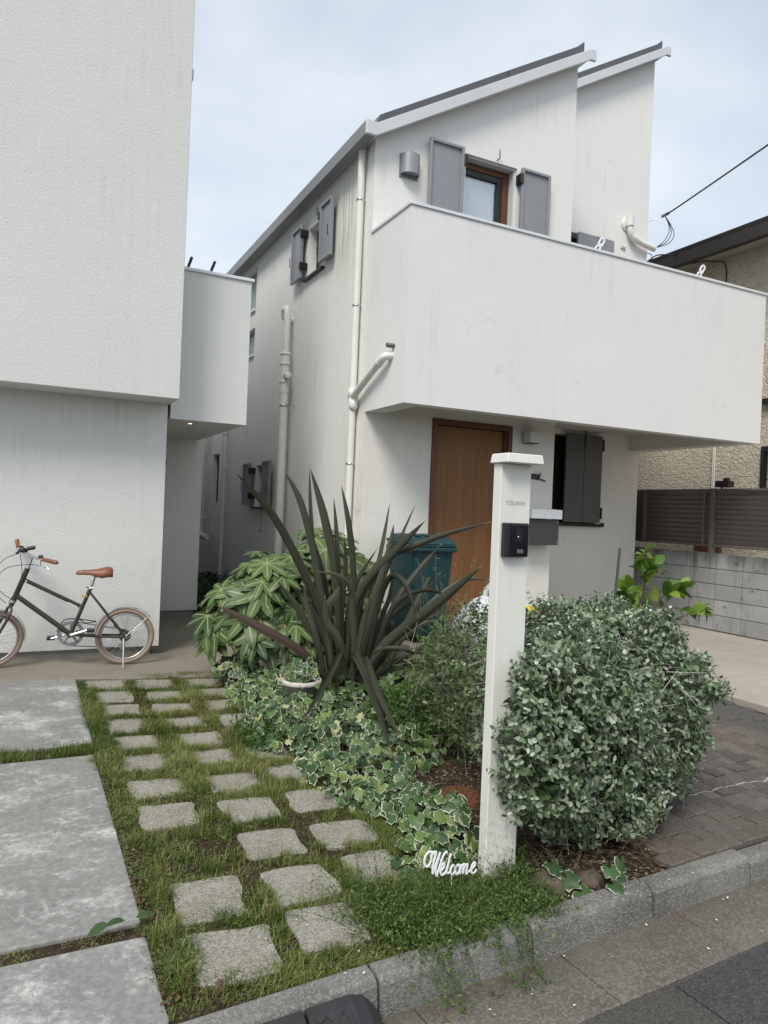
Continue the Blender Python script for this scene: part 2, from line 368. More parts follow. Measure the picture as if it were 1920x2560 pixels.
STN = [[(.48,6.16),(.79,6.11),(.77,5.8),(.47,5.86)],[(.84,6.08),(1.15,6.02),(1.12,5.73),(.82,5.78)],[(1.22,6.0),(1.5,5.97),(1.47,5.70),(1.18,5.74)],
[(.52,5.79),(.78,5.74),(.76,5.43),(.51,5.47)],[(.87,5.66),(1.16,5.63),(1.13,5.35),(.86,5.40)],[(1.22,5.66),(1.5,5.64),(1.47,5.36),(1.2,5.38)],
[(.51,5.4),(.78,5.36),(.77,5.08),(.51,5.12)],[(.86,5.33),(1.14,5.28),(1.12,5.03),(.85,5.08)],[(1.22,5.3),(1.48,5.28),(1.46,5.02),(1.2,5.04)],
[(.52,5.03),(.78,4.99),(.76,4.70),(.52,4.73)],[(.87,4.95),(1.14,4.95),(1.12,4.68),(.87,4.70)],[(1.22,4.93),(1.47,4.92),(1.46,4.66),(1.22,4.66)],
[(.53,4.65),(.77,4.63),(.78,4.34),(.53,4.36)],[(.89,4.58),(1.16,4.56),(1.13,4.28),(.89,4.28)],
[(.53,4.29),(.77,4.26),(.77,3.97),(.53,4.01)],[(.88,4.23),(1.14,4.23),(1.13,3.96),(.88,3.98)],[(1.22,4.2),(1.46,4.2),(1.45,3.95),(1.22,3.96)],
[(.52,3.9),(.78,3.86),(.79,3.62),(.52,3.65)],[(.89,3.85),(1.19,3.82),(1.17,3.57),(.89,3.59)],[(1.23,3.85),(1.48,3.87),(1.46,3.62),(1.22,3.61)],
[(.52,3.55),(.79,3.52),(.77,3.26),(.51,3.28)],[(.88,3.49),(1.15,3.45),(1.14,3.19),(.91,3.22)],[(1.23,3.48),(1.49,3.48),(1.44,3.2),(1.2,3.22)],
[(.88,3.12),(1.15,3.09),(1.13,2.84),(.87,2.85)],[(1.21,3.07),(1.47,3.04),(1.46,2.8),(1.2,2.82)],
[(.54,2.79),(.8,2.77),(.77,2.47),(.53,2.5)],[(.87,2.73),(1.13,2.72),(1.15,2.47),(.88,2.47)],[(1.22,2.74),(1.45,2.74),(1.42,2.5),(1.21,2.51)],
[(.53,2.44),(.81,2.4),(.79,2.13),(.51,2.15)],[(.87,2.44),(1.12,2.42),(1.11,2.15),(.86,2.18)]]
for q in STN:
    cx_, cy_ = sum(p[0] for p in q)/4, sum(p[1] for p in q)/4; sq = [(cx_+(p[0]-cx_)*random.uniform(.93,1.02), cy_+(p[1]-cy_)*random.uniform(.93,1.03)) for p in q]
    slab('stepping_stone', [sq[3], sq[2], sq[1], sq[0]], -.010+random.uniform(-.004,.004), .06, m_stone, bed, .03, .012, .004)
pc = MB(); pc.prism([(x,y,-.07) for x,y in [(-6,6.79),(.41,6.235),(.76,6.125),(1.55,5.985),(2.02,5.9),(2.06,16),(-6,16)]], (0,0,.07))
tag(pc.build('porch_floor', m_concrete, bevel=.008), kind='structure')

# brick driveway on the right
def paver_mat():
    k = N('paver'); p = k.pos(); r = k.n('ShaderNodeObjectInfo').outputs['Random']
    cr = k.n('ShaderNodeValToRGB', {'Fac': r}); el = cr.color_ramp.elements
    for q in range(3): el.new(.5)
    for e, (t, c) in zip(el, [(0,(.055,.05,.047)),(.3,(.08,.07,.064)),(.55,(.108,.096,.087)),(.8,(.07,.066,.063)),(1,(.14,.122,.105))]): e.position = t; e.color = c+(1,)
    big = k.noise(p, 1.1, 4, .6, .5); c = k.mix(k.ramp(big, .48, .66, 0, .6), cr.outputs[0], (.165,.125,.09))
    c = k.mix(k.ramp(k.noise(k.map(p, (1,1,1), loc=(9,3,0)), 2.3, 5, .65), .5, .7, 0, .65), c, (.075,.07,.065))
    c = k.mix(k.ramp(k.noise(p, 60, 4, .65), .4, .75, 0, .5), c, (.20,.185,.165))
    s = k.n('ShaderNodeSeparateXYZ', {0: p}); ln = k.ramp(k.math('ABSOLUTE', k.math('SUBTRACT', k.math('ADD', s.outputs[1], k.ramp(k.noise(p, 6, 3), 0, 1, -.05, .05)), 2.655)), .002, .007, .75, 0)
    c = k.mix(ln, c, (.45,.43,.38))
    return k.done(c, .85, k.bump(k.noise(p, 120, 4, .6), .5, .004), 0, .3)
m_paver = paver_mat()
pb = MB(); pb.prism([(2.485,ky(2.485)+.002,-.15),(5.22,ky(5.22)+.002,-.15),(5.22,4.12,-.15),(2.485,4.12,-.15)], (0,0,.131))
pbed = tag(pb.build('brick_driveway', m_soil), kind='structure')
meshes = []
for v in range(6):
    q = MB(); t = [random.uniform(-.003,.003) for _ in range(4)]; h_ = .0475
    q.add([(-h_,-h_,-.05),(h_,-h_,-.05),(h_,h_,-.05),(-h_,h_,-.05),(-h_,-h_,t[0]),(h_,-h_,t[1]),(h_,h_,t[2]),(-h_,h_,t[3])], [(0,3,2,1),(4,5,6,7),(0,1,5,4),(1,2,6,5),(2,3,7,6),(3,0,4,7)])
    o = q.build('paver', m_paver, None, bevel=.005); meshes.append(o.data); bpy.data.objects.remove(o)
cand = []
for j in range(19):
    for i in range(27):
        x = 2.53+.1*i+(.05 if j % 2 else 0); y = ky(x)+.053+.1*j
        if x < 5.17 and y < 4.09: cand.append((x, y))
vis = sorted(cand, key=lambda c: (math.hypot(*c) + (4 if (c[0]-2.65)**2/.3+(c[1]-2.95)**2/.3 < 1 or c[0] < 2.9 and c[1] > 2.5 or c[1]/c[0] > 1.12 else 0)))
pj_ = MB()
for n__, (x, y) in enumerate(vis):
    L_ = (x, y, .004+random.uniform(-.005,.003)); rz = .055+random.uniform(-.03,.03)
    if n__ < 300: o = link('paver', random.choice(meshes), pbed, L_); o.rotation_euler = (0,0,rz)
    else:
        c_, s_ = math.cos(rz), math.sin(rz); me = random.choice(meshes)
        pj_.add([(L_[0]+v.co.x*c_-v.co.y*s_, L_[1]+v.co.x*s_+v.co.y*c_, L_[2]+v.co.z) for v in me.vertices], [tuple(f.vertices) for f in me.polygons])
tag(pj_.build('pavers', m_paver, pbed), kind='stuff')
cr_ = MB(); cr_.prism([(x,y,-.05) for x,y in [(5.225,ky(5.2)+.003),(9.0,ky(9)+.003),(9.0,14),(7.0,14),(4.95,7.0),(5.225,4.12)]], (0,0,.09))
tag(cr_.build('concrete_driveway', m_drive, bevel=.006), kind='structure')
tr = MB(); tr.box(3.25,5.47,5.55,6.62,-.04,.2); tag(tr.build('entrance_step', m_concrete, bevel=.01), kind='structure')

# ------------------------------------------------------------------ wall with openings
def wall_grid(axis, c, t, u0, u1, v0, v1, holes=(), top=None):
    """plane at coordinate c on axis ('X' or 'Y'), body extends t along +axis; holes (ua,ub,va,vb)"""
    us = sorted({u0,u1}|{h[0] for h in holes}|{h[1] for h in holes}); vs = sorted({v0,v1}|{h[2] for h in holes}|{h[3] for h in holes})
    mb = MB()
    def P(u, v, d):
        z = v
        if top: z = top(u) if abs(v-v1) < 1e-6 else min(v, top(u)-.002)
        return (u, c+d, z) if axis == 'Y' else (c+d, u, z)
    def solid(i, j):
        if i < 0 or j < 0 or i >= len(us)-1 or j >= len(vs)-1: return False
        um, vm = (us[i]+us[i+1])/2, (vs[j]+vs[j+1])/2
        return not any(h[0] < um < h[1] and h[2] < vm < h[3] for h in holes)
    flip = axis == 'X'
    def face(a): mb.add(a[::-1] if flip else a, [(0,1,2,3)])
    for i in range(len(us)-1):
        for j in range(len(vs)-1):
            if not solid(i, j): continue
            a, b, e, f = us[i], us[i+1], vs[j], vs[j+1]
            face([P(a,e,0),P(b,e,0),P(b,f,0),P(a,f,0)]); face([P(a,f,t),P(b,f,t),P(b,e,t),P(a,e,t)])
            if not solid(i-1,j): face([P(a,e,t),P(a,e,0),P(a,f,0),P(a,f,t)])
            if not solid(i+1,j): face([P(b,e,0),P(b,e,t),P(b,f,t),P(b,f,0)])
            if not solid(i,j-1): face([P(a,e,t),P(b,e,t),P(b,e,0),P(a,e,0)])
            if not solid(i,j+1): face([P(a,f,0),P(b,f,0),P(b,f,t),P(a,f,t)])
    return mb

# ------------------------------------------------------------------ white house
X0, YD, YR, XR, YB = 3.04, 6.6, 7.67, 7.92, 5.765
H = thing('white_house', 'white stucco two-storey house with sloping grey roof and front balcony', 'house', (X0, YD, 0))
def zf(x): return 5.177+.594*(x-3.04)
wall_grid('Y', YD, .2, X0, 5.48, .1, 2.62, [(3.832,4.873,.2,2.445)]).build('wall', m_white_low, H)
wall_grid('Y', YD, .2, X0, 5.60, 2.6205, 5.60, [(4.119,4.795,2.95,5.322)], top=lambda u: zf(u)+.06).build('wall', m_white, H)
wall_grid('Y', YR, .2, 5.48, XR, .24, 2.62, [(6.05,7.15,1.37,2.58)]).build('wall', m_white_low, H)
wall_grid('Y', YR, .2, 5.605, XR, 2.6205, 8.0, [(6.2,7.2,2.95,5.33)], top=lambda u: zf(u)+.06).build('wall', m_white, H)
side_holes = [(7.93,8.47,4.27,4.885),(9.82,10.37,1.42,2.03),(10.72,11.6,4.43,5.075),(10.715,11.45,3.735,4.147),(12.65,13.1,1.45,2.32)]
wall_grid('X', X0, .2, YD+.2005, 15.5, .1, 5.22, side_holes).build('wall', m_white_side, H)
MB().box(5.28,5.48,YD+.2005,YR+.1,.1,2.62).build('wall', m_white, H)
q = MB(); q.prism([(5.40,YD+.2005,2.6205),(5.40,YR+.1,2.6205),(5.40,YR+.1,zf(5.4)+.05),(5.40,YD+.2005,zf(5.4)+.05)], (.1995,0,0)); q.build('wall', m_white, H)
q = MB(); q.prism([(XR-.2,YR+.2005,.24),(XR-.2,15.5,.24),(XR-.2,15.5,zf(XR)),(XR-.2,YR+.2005,zf(XR))], (.199,0,0)); q.build('wall', m_white, H)
MB().box(X0+.03,5.45,YD+.03,15.4,-.1,.0995).box(5.5,XR-.03,YR+.03,15.4,-.1,.2395).build('foundation', m_found, H)
MB().box(X0+.25,5.25,YD+.6,YD+.62,.1,5.0).box(X0+.45,X0+.47,YD+.7,15,.1,5.0).box(5.7,7.7,YR+.5,YR+.52,.3,5.8).build('inner_wall', m_void, H)
# roof
def roof_part(x0, x1, yf, lowflat):
    poly = ([(2.865,5.135),(2.975,5.135)] if lowflat else [(x0,zf(x0))]) + [(x1-.08,zf(x1-.08)),(x1,zf(x1-.08)+.003),(x1,zf(x1-.08)+.125),(x1-.08,zf(x1-.08)+.122)] + ([(2.985,5.268),(2.865,5.275)] if lowflat else [(x0,zf(x0)+.122)])
    q = MB(); q.prism([(x,yf,z) for x,z in poly], (0,.035,0)); return q
roof_part(2.865,5.735,6.44,True).build('fascia', m_fascia, H, bevel=.004)
roof_part(5.62,8.07,7.51,False).build('fascia', m_fascia, H, bevel=.004)
q = MB(); q.prism([(x,6.4755,z) for x,z in [(2.975,5.15),(5.65,zf(5.65)+.012),(5.65,zf(5.65)+.1),(2.975,5.24)]], (0,8.9,0)); q.build('soffit', m_soffit, H)
q = MB(); q.prism([(x,7.5455,z) for x,z in [(5.655,zf(5.655)+.012),(7.98,zf(7.98)+.012),(7.98,zf(7.98)+.1),(5.655,zf(5.655)+.1)]], (0,7.9,0)); q.build('soffit', m_soffit, H)
MB().box(2.865,2.9745,6.4755,15.5,5.135,5.275).build('eave_gutter', m_gutter, H, bevel=.004)
q = MB(); q.prism([(x,6.50,z) for x,z in [(2.99,5.285),(5.60,zf(5.6)+.125),(5.60,zf(5.6)+.255),(5.50,zf(5.5)+.225),(3.03,5.385)]], (0,8.9,0)); roof = q.build('roof', m_roof, H, bevel=.003)
q = MB(); q.prism([(x,7.57,z) for x,z in [(5.61,zf(5.61)+.125),(7.95,zf(7.95)+.125),(7.95,zf(7.95)+.25),(7.86,zf(7.86)+.222),(5.61,zf(5.61)+.222)]], (0,7.8,0)); q.build('roof', m_roof, H, bevel=.003)
for xx in (4.55,):
    q = MB(); q.box(xx,xx+.006,6.497,6.5,zf(xx)+.13,zf(xx)+.22); q.build('seam', m_black, roof)
# balcony
ZB, ZT = 2.43, 4.225
bal = MB(); bal.box(X0-.003,XR+.02,YB,YB+.14,ZB,ZT)
bal.box(X0-.003,X0+.20,YB+.1405,YD-.001,ZB,ZT); bal.box(XR-.2,XR+.02,YB+.1405,YR-.001,ZB,ZT)
bal = bal.build('balcony', m_balc, H)
cp = MB(); cp.box(X0-.018,XR+.035,YB-.015,YB+.155,ZT+.002,ZT+.03); cp.box(X0-.018,X0+.21,YB+.1555,YD-.001,ZT+.002,ZT+.03); cp.box(XR-.21,XR+.035,YB+.1555,YR-.001,ZT+.002,ZT+.03)
cp.build('cap', m_cap, bal, bevel=.003)
MB().box(X0+.205,XR-.205,YB+.1455,YD-.002,2.64,2.85).box(5.605,XR-.205,YD,YR-.002,2.64,2.85).box(5.485,5.603,YD,YR-.002,2.64,2.85).build('balcony_floor', m_soffit, bal)
MB().box(4.9,XR-.23,YB+.21,YB+.25,ZT+.045,ZT+.075).box(5.3,5.33,YB+.215,YB+.245,3.0,ZT+.045).box(7.3,7.33,YB+.215,YB+.245,3.0,ZT+.045).build('handrail', m_brownroof, bal, bevel=.003)
# front door
dr = MB(); dr.box(3.897,4.812,YD+.055,YD+.10,.2,2.378); door = dr.build('door', m_door, H, bevel=.002)
fr = MB(); fr.box(3.834,3.893,YD-.018,YD+.12,.2005,2.443).box(4.816,4.871,YD-.018,YD+.12,.2005,2.443).box(3.8935,4.8155,YD-.018,YD+.12,2.383,2.443).box(4.79,4.8155,YD+.01,YD+.05,.2005,2.3825)
fr.build('frame', m_frame, door, bevel=.003)
for z in (.55, 1.62, 2.12): MB().box(3.889,3.912,YD+.022,YD+.0545,z,z+.15).build('hinge', m_black, door, bevel=.003)
MB().tube([(4.72,YD+.055,1.1),(4.72,YD+.0,1.1),(4.72,YD-.01,1.15),(4.72,YD-.01,1.5),(4.72,YD+.0,1.55),(4.72,YD+.055,1.55)], .012, 8).build('handle', m_steel, door)
# --- shutters
def shutter_x(y0, y1, z0, z1, hinge_y):
    x0, x1 = 2.945, 2.985
    q = MB(); q.box(x0+.024,x1-.002,y0+.028,y1-.028,z0+.028,z1-.028); s = q.build('shutter', m_shut, H)
    f = MB(); f.box(x0,x1,y0,y0+.03,z0,z1).box(x0,x1,y1-.03,y1,z0,z1).box(x0,x1,y0+.0305,y1-.0305,z0,z0+.03).box(x0,x1,y0+.0305,y1-.0305,z1-.03,z1); f.build('frame', m_shut, s, bevel=.003)
    s_ = 1 if hinge_y > (y0+y1)/2 else -1
    for z in (z0+.1, z1-.16):
        MB().box(x0-.012,x1+.054,hinge_y-.018,hinge_y+.018,z,z+.09).build('hinge', m_black, s, bevel=.003)
    far = y0 if s_ > 0 else y1
    MB().tube([(x0-.002,far+.03*s_,z0+.22),(x0-.02,far+.03*s_,z0+.22),(x0-.022,far+.03*s_,z0+.34)], .005, 6).build('latch', m_black, s)
    return s
def window_x(y0, y1, z0, z1, glass=m_glass, depth=.13, fm=m_black):
    q = MB(); q.box(X0+depth,X0+depth+.012,y0+.03,y1-.03,z0+.03,z1-.03); w_ = q.build('window', glass, H)
    f = MB(); a, b = X0+depth-.02, X0+depth+.03; f.box(a,b,y0+.001,y0+.035,z0+.001,z1-.001).box(a,b,y1-.035,y1-.001,z0+.001,z1-.001).box(a,b,y0+.0355,y1-.0355,z0+.001,z0+.035).box(a,b,y0+.0355,y1-.0355,z1-.035,z1-.001); f.build('frame', fm, w_)
    return w_
wn_ = window_x(7.93,8.47,4.27,4.885); MB().box(X0-.05,X0+.1,7.88,8.53,4.243,4.2695).build('sill', m_black, wn_, bevel=.003)
MB().tube([(X0-.005,8.12,4.94),(X0-.035,8.12,4.945),(X0-.035,8.12,5.03)], .006, 6).build('catch', m_black, wn_)
shutter_x(7.52,7.87,4.285,4.95,7.885); shutter_x(8.50,8.86,4.285,4.95,8.49)
wn_ = window_x(9.82,10.37,1.42,2.03); MB().box(X0-.05,X0+.1,9.78,10.43,1.393,1.4195).build('sill', m_black, wn_, bevel=.003)
shutter_x(9.44,9.78,1.43,2.06,9.795); shutter_x(10.40,10.76,1.43,2.06,10.39)
MB().tube([(X0-.01,9.98,1.39),(X0-.012,9.98,1.1),(X0-.012,9.98,1.06)], [.003,.003,.012], 6).build('pull_cord', m_black, wn_)
for (a, b, c_, d) in side_holes[2:4]:
    wn_ = window_x(a, b, c_, d, m_frost, .09, m_gutter); MB().box(X0-.03,X0+.08,a-.01,b+.01,c_-.03,c_-.0005).build('sill', m_cap, wn_)
window_x(*side_holes[4], m_glass, .1)
# upper balcony window and its shutters
q = MB(); q.box(4.16,4.68,YD+.16,YD+.172,2.98,5.24); w_ = q.build('window', m_glass, H)
MB().box(4.1195,4.175,YD+.12,YD+.19,2.955,5.32).box(4.69,4.7945,YD+.12,YD+.19,2.955,5.32).box(4.1755,4.6895,YD+.12,YD+.19,5.235,5.32).build('frame', m_winwood, w_, bevel=.003)
MB().box(4.63,4.689,YD+.135,YD+.159,2.98,5.2345).box(4.176,4.6295,YD+.135,YD+.159,5.175,5.2345).build('sash', m_black, w_)
MB().box(4.77,4.7945,YD+.03,YD+.118,2.955,5.32).box(4.1195,4.7695,YD+.03,YD+.118,5.302,5.32).build('shutter_track', m_fascia, w_)
cu = MB(); n_ = 46; vs = []
for i in range(n_+1):
    x = 4.19+.43*i/n_; y = YD+.19+.010*math.sin(i*1.5)
    vs += [(x,y,2.98),(x,y,5.16)]
cu.add(vs, [(2*i,2*i+2,2*i+3,2*i+1) for i in range(n_)], True); cu.build('curtain', m_curtain, w_)
def pane(): 
    k = N('clear_pane'); gl = k.n('ShaderNodeBsdfGlossy', {'Color': (.9,.93,.95,1), 'Roughness': .02}); tr_ = k.n('ShaderNodeBsdfTransparent', {'Color': (.95,.96,.97,1)})
    ms = k.n('ShaderNodeMixShader', {0: .30, 1: tr_.outputs[0], 2: gl.outputs[0]}); k.t.links.new(ms.outputs[0], k.out.inputs['Surface']); return k.m
w_.data.materials[0] = pane()
MB().tube([(4.52,YD-.004,5.345),(4.52,YD-.05,5.35),(4.52,YD-.05,5.44)], .008, 6).build('catch', m_gutter, w_)
def shutter_y(x0, x1, z0, z1, hx, yb=YD, mt=m_shut, fr=True):
    y0, y1 = yb-.085, yb-.045
    q = MB(); q.box(x0+.03,x1-.03,y0+.024,y1-.002,z0+.03,z1-.03); s = q.build('shutter', mt, H)
    if fr:
        MB().box(x0,x0+.032,y0,y1,z0,z1).box(x1-.032,x1,y0,y1,z0,z1).box(x0+.0325,x1-.0325,y0,y1,z0,z0+.03).box(x0+.0325,x1-.0325,y0,y1,z1-.03,z1).build('frame', mt, s, bevel=.003)
    for z in (z0+.3, z1-.18): MB().box(hx-.02,hx+.02,y0-.012,yb-.001,z,z+.11).build('hinge', m_black, s, bevel=.003)
    return s
shutter_y(3.63,4.05,2.98,5.335,4.07); shutter_y(4.81,5.21,2.98,5.31,4.80)
# window with folding shutter on the recessed ground-floor wall
q = MB(); q.box(6.06,7.14,YR+.14,YR+.15,1.38,2.57); w_ = q.build('window', m_void, H)
MB().box(6.05,7.24,YR-.08,YR+.1,1.33,1.3695).build('sill', m_black, w_, bevel=.003)
MB().box(6.22,6.30,YR+.02,YR+.06,1.375,2.03).box(6.3005,6.40,YR+.05,YR+.08,1.375,2.03).build('sash', m_gutter, w_, bevel=.004)
for a, b in ((6.50,6.815),(6.823,7.14)):
    q = MB(); q.box(a,b,YR-.10,YR-.065,1.385,2.585); s = q.build('shutter', m_shutd, H, bevel=.004)
    if a > 6.6:
        for z in (1.44,2.38): MB().box(7.14,7.165,YR-.112,YR-.001,z,z+.16).build('hinge', m_black, s, bevel=.003)
    else: MB().box(6.811,6.827,YR-.115,YR-.1005,2.40,2.65).build('catch', m_black, s)
# upper right window shutter
q = MB(); q.box(6.22,7.18,YR+.14,YR+.15,2.97,5.32); q.build('window', m_void, H)
q = MB(); q.box(6.56,7.20,YR-.10,YR-.06,2.98,5.31); s = q.build('shutter', m_shut, H, bevel=.004)
MB().box(6.89,6.9,YR-.103,YR-.1002,2.98,5.31).build('seam', m_shutd, s)
# downpipes and vents
dx = X0-.055
q = MB(); q.tube([(dx,6.80,5.16),(dx,6.80,.05)], .038, 14); dp = q.build('downpipe', m_pvc, H)
q = MB(); q.lathe((dx,6.80,2.585), [(.0385,-.0),(.047,0),(.047,.10),(.0385,.10)]); q.build('joint', m_pvc, dp)
for z in (4.62,3.53,1.9,1.0): 
    q = MB(); q.lathe((dx,6.80,z), [(.0385,0),(.0425,0),(.0425,.018),(.0385,.018)]); q.box(X0-.02,X0+.001,6.79,6.81,z,z+.018); q.build('bracket', m_steel, dp)
q = MB(); q.tube(cat_rom([(X0+.02,6.03,2.90),(X0-.05,6.045,2.895),(X0-.075,6.11,2.865),(X0-.075,6.3,2.79)], 12)+[Vector((X0-.07,6.75,2.60))], .037, 14); q.tube([(X0-.075,6.14,2.853),(X0-.075,6.19,2.833)], .042, 14); q.build('branch_pipe', m_pvc, dp)
q = MB(); q.lathe((dx,6.77,2.46), [(.0,-.0),(.03,.0),(.047,.03),(.047,.13),(.0,.13)]); q.build('hopper', m_pvc, dp)
q = MB(); q.lathe((X0+.02,6.0,2.985), [(.0,.0),(.022,0),(.022,.10),(.016,.10),(.016,.06),(0,.06)], 14, (-1,0,0)); q.build('overflow_pipe', m_pvcd, H)
q = MB(); q.tube(cat_rom([(X0+.02,8.98,3.86),(X0-.09,8.98,3.88),(X0-.12,8.96,3.96),(X0-.12,8.9,3.98),(X0-.11,8.86,3.92),(X0-.11,8.86,3.4)], 20), .045, 14)
q.tube([(X0-.11,8.86,3.42),(X0-.11,8.86,2.9)], .062, 16); q.tube([(X0-.11,8.86,2.9),(X0-.11,8.86,0)], .056, 16); sp = q.build('vent_pipe', m_pvc, H)
for z in (3.38,3.25,3.02): 
    q = MB(); q.lathe((X0-.11,8.86,z), [(.05,-.0),(.069,0),(.069,.03),(.05,.03)]); q.build('collar', m_pvc, sp)
q = MB(); q.lathe((X0-.11,8.86,3.1), [(0,0),(.04,0),(.04,.12),(.045,.12),(.045,.15),(0,.15)], 14, (0,-1,0)); q.build('plug', m_pvc, sp)
q = MB(); q.lathe((X0-.11,8.86,2.72), [(.057,0),(.062,0),(.062,.025),(.057,.025)]); q.box(X0-.055,X0,8.74,8.76,2.72,2.745); q.build('bracket', m_steel, sp)
q = MB(); q.tube([(X0-.07,12.0,5.1),(X0-.07,12.0,0)], .04, 12); dp2 = q.build('downpipe', m_pvc, H)
for z in (2.0,2.6,.55):
    q = MB(); q.lathe((X0-.07,12.0,z), [(.041,0),(.046,0),(.046,.02),(.041,.02)]); q.build('bracket', m_steel, dp2)
q = MB(); q.tube([(X0-.12,13.4,5.0),(X0-.12,13.4,.9)], .065, 12); q.tube(cat_rom([(X0-.12,13.4,.95),(X0-.12,13.35,.86),(X0-.14,13.2,.84),(X0-.14,12.75,.84)], 8), .05, 12); dp3 = q.build('vent_pipe', m_pvc, H)
for z in (2.66,1.13):
    q = MB(); q.lathe((X0-.12,13.4,z), [(.066,0),(.075,0),(.075,.03),(.066,.03)]); q.box(X0-.12,X0,13.2,13.22,z,z+.03); q.build('bracket', m_steel, dp3)
# hood and conduit at the right edge of the upper wall
q = MB(); q.lathe((7.50,YR,5.63), [(0,0),(.10,0),(.10,.012),(.085,.03),(0,.03)], 20, (0,-1,0)); hd = q.build('vent_hood', m_pvc, H)
q = MB(); q.tube([(7.50,YR-.07,5.735),(7.50,YR-.07,5.59)], .055, 14); q.tube(cat_rom([(7.50,YR-.07,5.62),(7.52,YR-.07,5.5),(7.62,YR-.07,5.42),(7.98,YR-.08,5.36)], 10), .042, 12); q.tube([(7.57,YR-.072,5.448),(7.66,YR-.072,5.41)], .05, 12); q.build('conduit', m_pvc, hd)
MB().box(7.41,7.49,YR-.02,YR,5.28,5.31).build('wall_hook', m_steel, H)
MB().box(7.24,7.30,YR-.02,YR,1.36,1.385).build('wall_hook', m_black, H)

# ------------------------------------------------------------------ left house
LH = thing('grey_white_house', 'pale stucco house with windowless overhanging upper storey behind the bicycle', 'house', (-1, 6.98, 0))
MB().box(-6,1.172,6.98,12,.083,2.3605).build('wall', m_left, LH)
up_ = MB().box(-6,1.20,6.565,12.5,2.361,6.7).build('upper_storey', m_left, LH, bevel=.004)
sb_ = MB().box(1.2005,1.93,6.985,9.9,2.23,3.645).build('side_room', m_left, LH)
MB().box(1.2005,1.955,6.965,9.92,3.6455,3.675).build('cap', m_cap, sb_, bevel=.003)
MB().box(1.1725,1.99,9.17,9.4,.086,2.2295).build('porch_wall', m_left, LH)
MB().box(-6,1.10,7.012,12,-.06,.0825).box(1.1005,1.96,9.2,9.4,-.06,.0855).build('foundation', m_found, LH)
MB().box(1.205,1.90,9.401,16,-.04,3.6).build('wall', m_left, LH)
q = MB(); q.lathe((1.44,7.26,2.229), [(.032,-.004),(.052,-.004),(.054,0),(.032,0)], 20); dl = q.build('downlight', m_steel, LH)
k = N('lamp_glow'); k.set(k.b.inputs['Base Color'], (.9,.8,.6)); k.set(k.b.inputs['Emission Color'], (1,.82,.5)); k.set(k.b.inputs['Emission Strength'], 3.0)
q = MB(); q.lathe((1.44,7.26,2.2275), [(0,0),(.02,-.001)], 14); q.build('bulb', k.m, dl)
for x, y in ((1.535,8.2),(1.79,8.2)): MB().tube([(x,y,3.67),(x,y,4.06),(x+.02,y-.1,4.15)], .016, 8).build('roof_bracket', m_black, LH)
MB().tube([(1.52,9.165,2.0),(1.52,9.14,2.0),(1.525,9.14,1.90)], [.012,.012,.024], 10).build('wall_hook', m_black, LH)
MB().box(1.2005,1.36,7.36,7.9,5.68,5.77).build('gutter_end', m_cap, LH)
pg = MB(); pg.box(1.9005,3.039,15.6,15.7,-.04,3.2); tag(pg.build('passage_fence', m_shutd), 'dark fence closing the far end of the narrow passage', 'fence')

# ------------------------------------------------------------------ neighbour on the right
NH = thing('beige_house', 'beige rough-stucco neighbouring house with dark brown eaves behind the louvre fence', 'house', (9.5, 8, 0))
def rough_beige():
    k = N('beige_render'); p = k.pos()
    v = k.noise(k.map(p, (1,1,1.5)), 16, 3, .55, 1.2); v2 = k.noise(p, 60, 3, .6)
    big = k.noise(p, .8, 3, .6)
    c = k.mix(k.ramp(big, .35, .7, 0, .5), (.70,.645,.53), (.62,.56,.45)); c = k.mix(k.ramp(v, .34, .52, .5, 0), c, (.47,.42,.33))
    return k.done(c, .9, k.bump(v2, .2, .004, k.bump(v, 1.0, .05)), 0, .2)
m_rb = rough_beige()
wall_grid('X', 9.5, .2, 2.0, 15, -.2, 5.52, [(5.9,6.85,1.95,2.58)]).build('wall', m_rb, NH)
MB().box(8.98,9.08,1.5,15.5,5.44,5.625).build('eave_gutter', m_brownroof, NH, bevel=.01)
q = MB(); q.prism([(9.081,1.5,5.50),(9.70,1.5,5.535),(9.70,1.5,5.56),(9.081,1.5,5.53)], (0,14,0)); q.build('soffit', m_eaves, NH)
q = MB(); q.prism([(9.0,1.5,5.63),(12.5,1.5,7.2),(12.5,1.5,7.3),(8.98,1.5,5.70)], (0,14,0)); q.build('roof', m_brownroof, NH)
wq = MB().box(9.60,9.61,5.95,6.80,2.0,2.53).build('window', m_glass, NH)
f = MB().box(9.46,9.56,5.90,5.94,1.95,2.58).box(9.46,9.56,6.81,6.85,1.95,2.58).box(9.46,9.56,5.9405,6.8095,1.95,1.985).box(9.46,9.56,5.9405,6.8095,2.545,2.58)
for i in range(1,8): f.box(9.49,9.51,5.94+.87*i/8,5.955+.87*i/8,1.986,2.544)
for i in range(1,5): f.box(9.495,9.505,5.9405,6.8095,1.985+.56*i/5,1.997+.56*i/5)
f.build('grille', m_brownroof, wq)
MB().box(9.40,9.4995,5.9,6.88,3.20,3.26).build('ledge', m_black, NH)
MB().tube([(9.47,7.63,1.2),(9.47,7.63,4.2)], .014, 8).tube([(9.47,7.66,1.2),(9.47,7.66,3.2)], .012, 8).build('conduit', m_pvc, NH)
MB().tube([(9.485,7.6,3.9),(9.485,7.57,5.3),(9.47,7.6,5.46),(9.3,7.8,5.50),(9.1,8.2,5.50)], .01, 6).build('cable', m_black, NH)
MB().box(9.35,9.42,7.4,7.85,1.0,1.17).build('board', m_rust, NH)

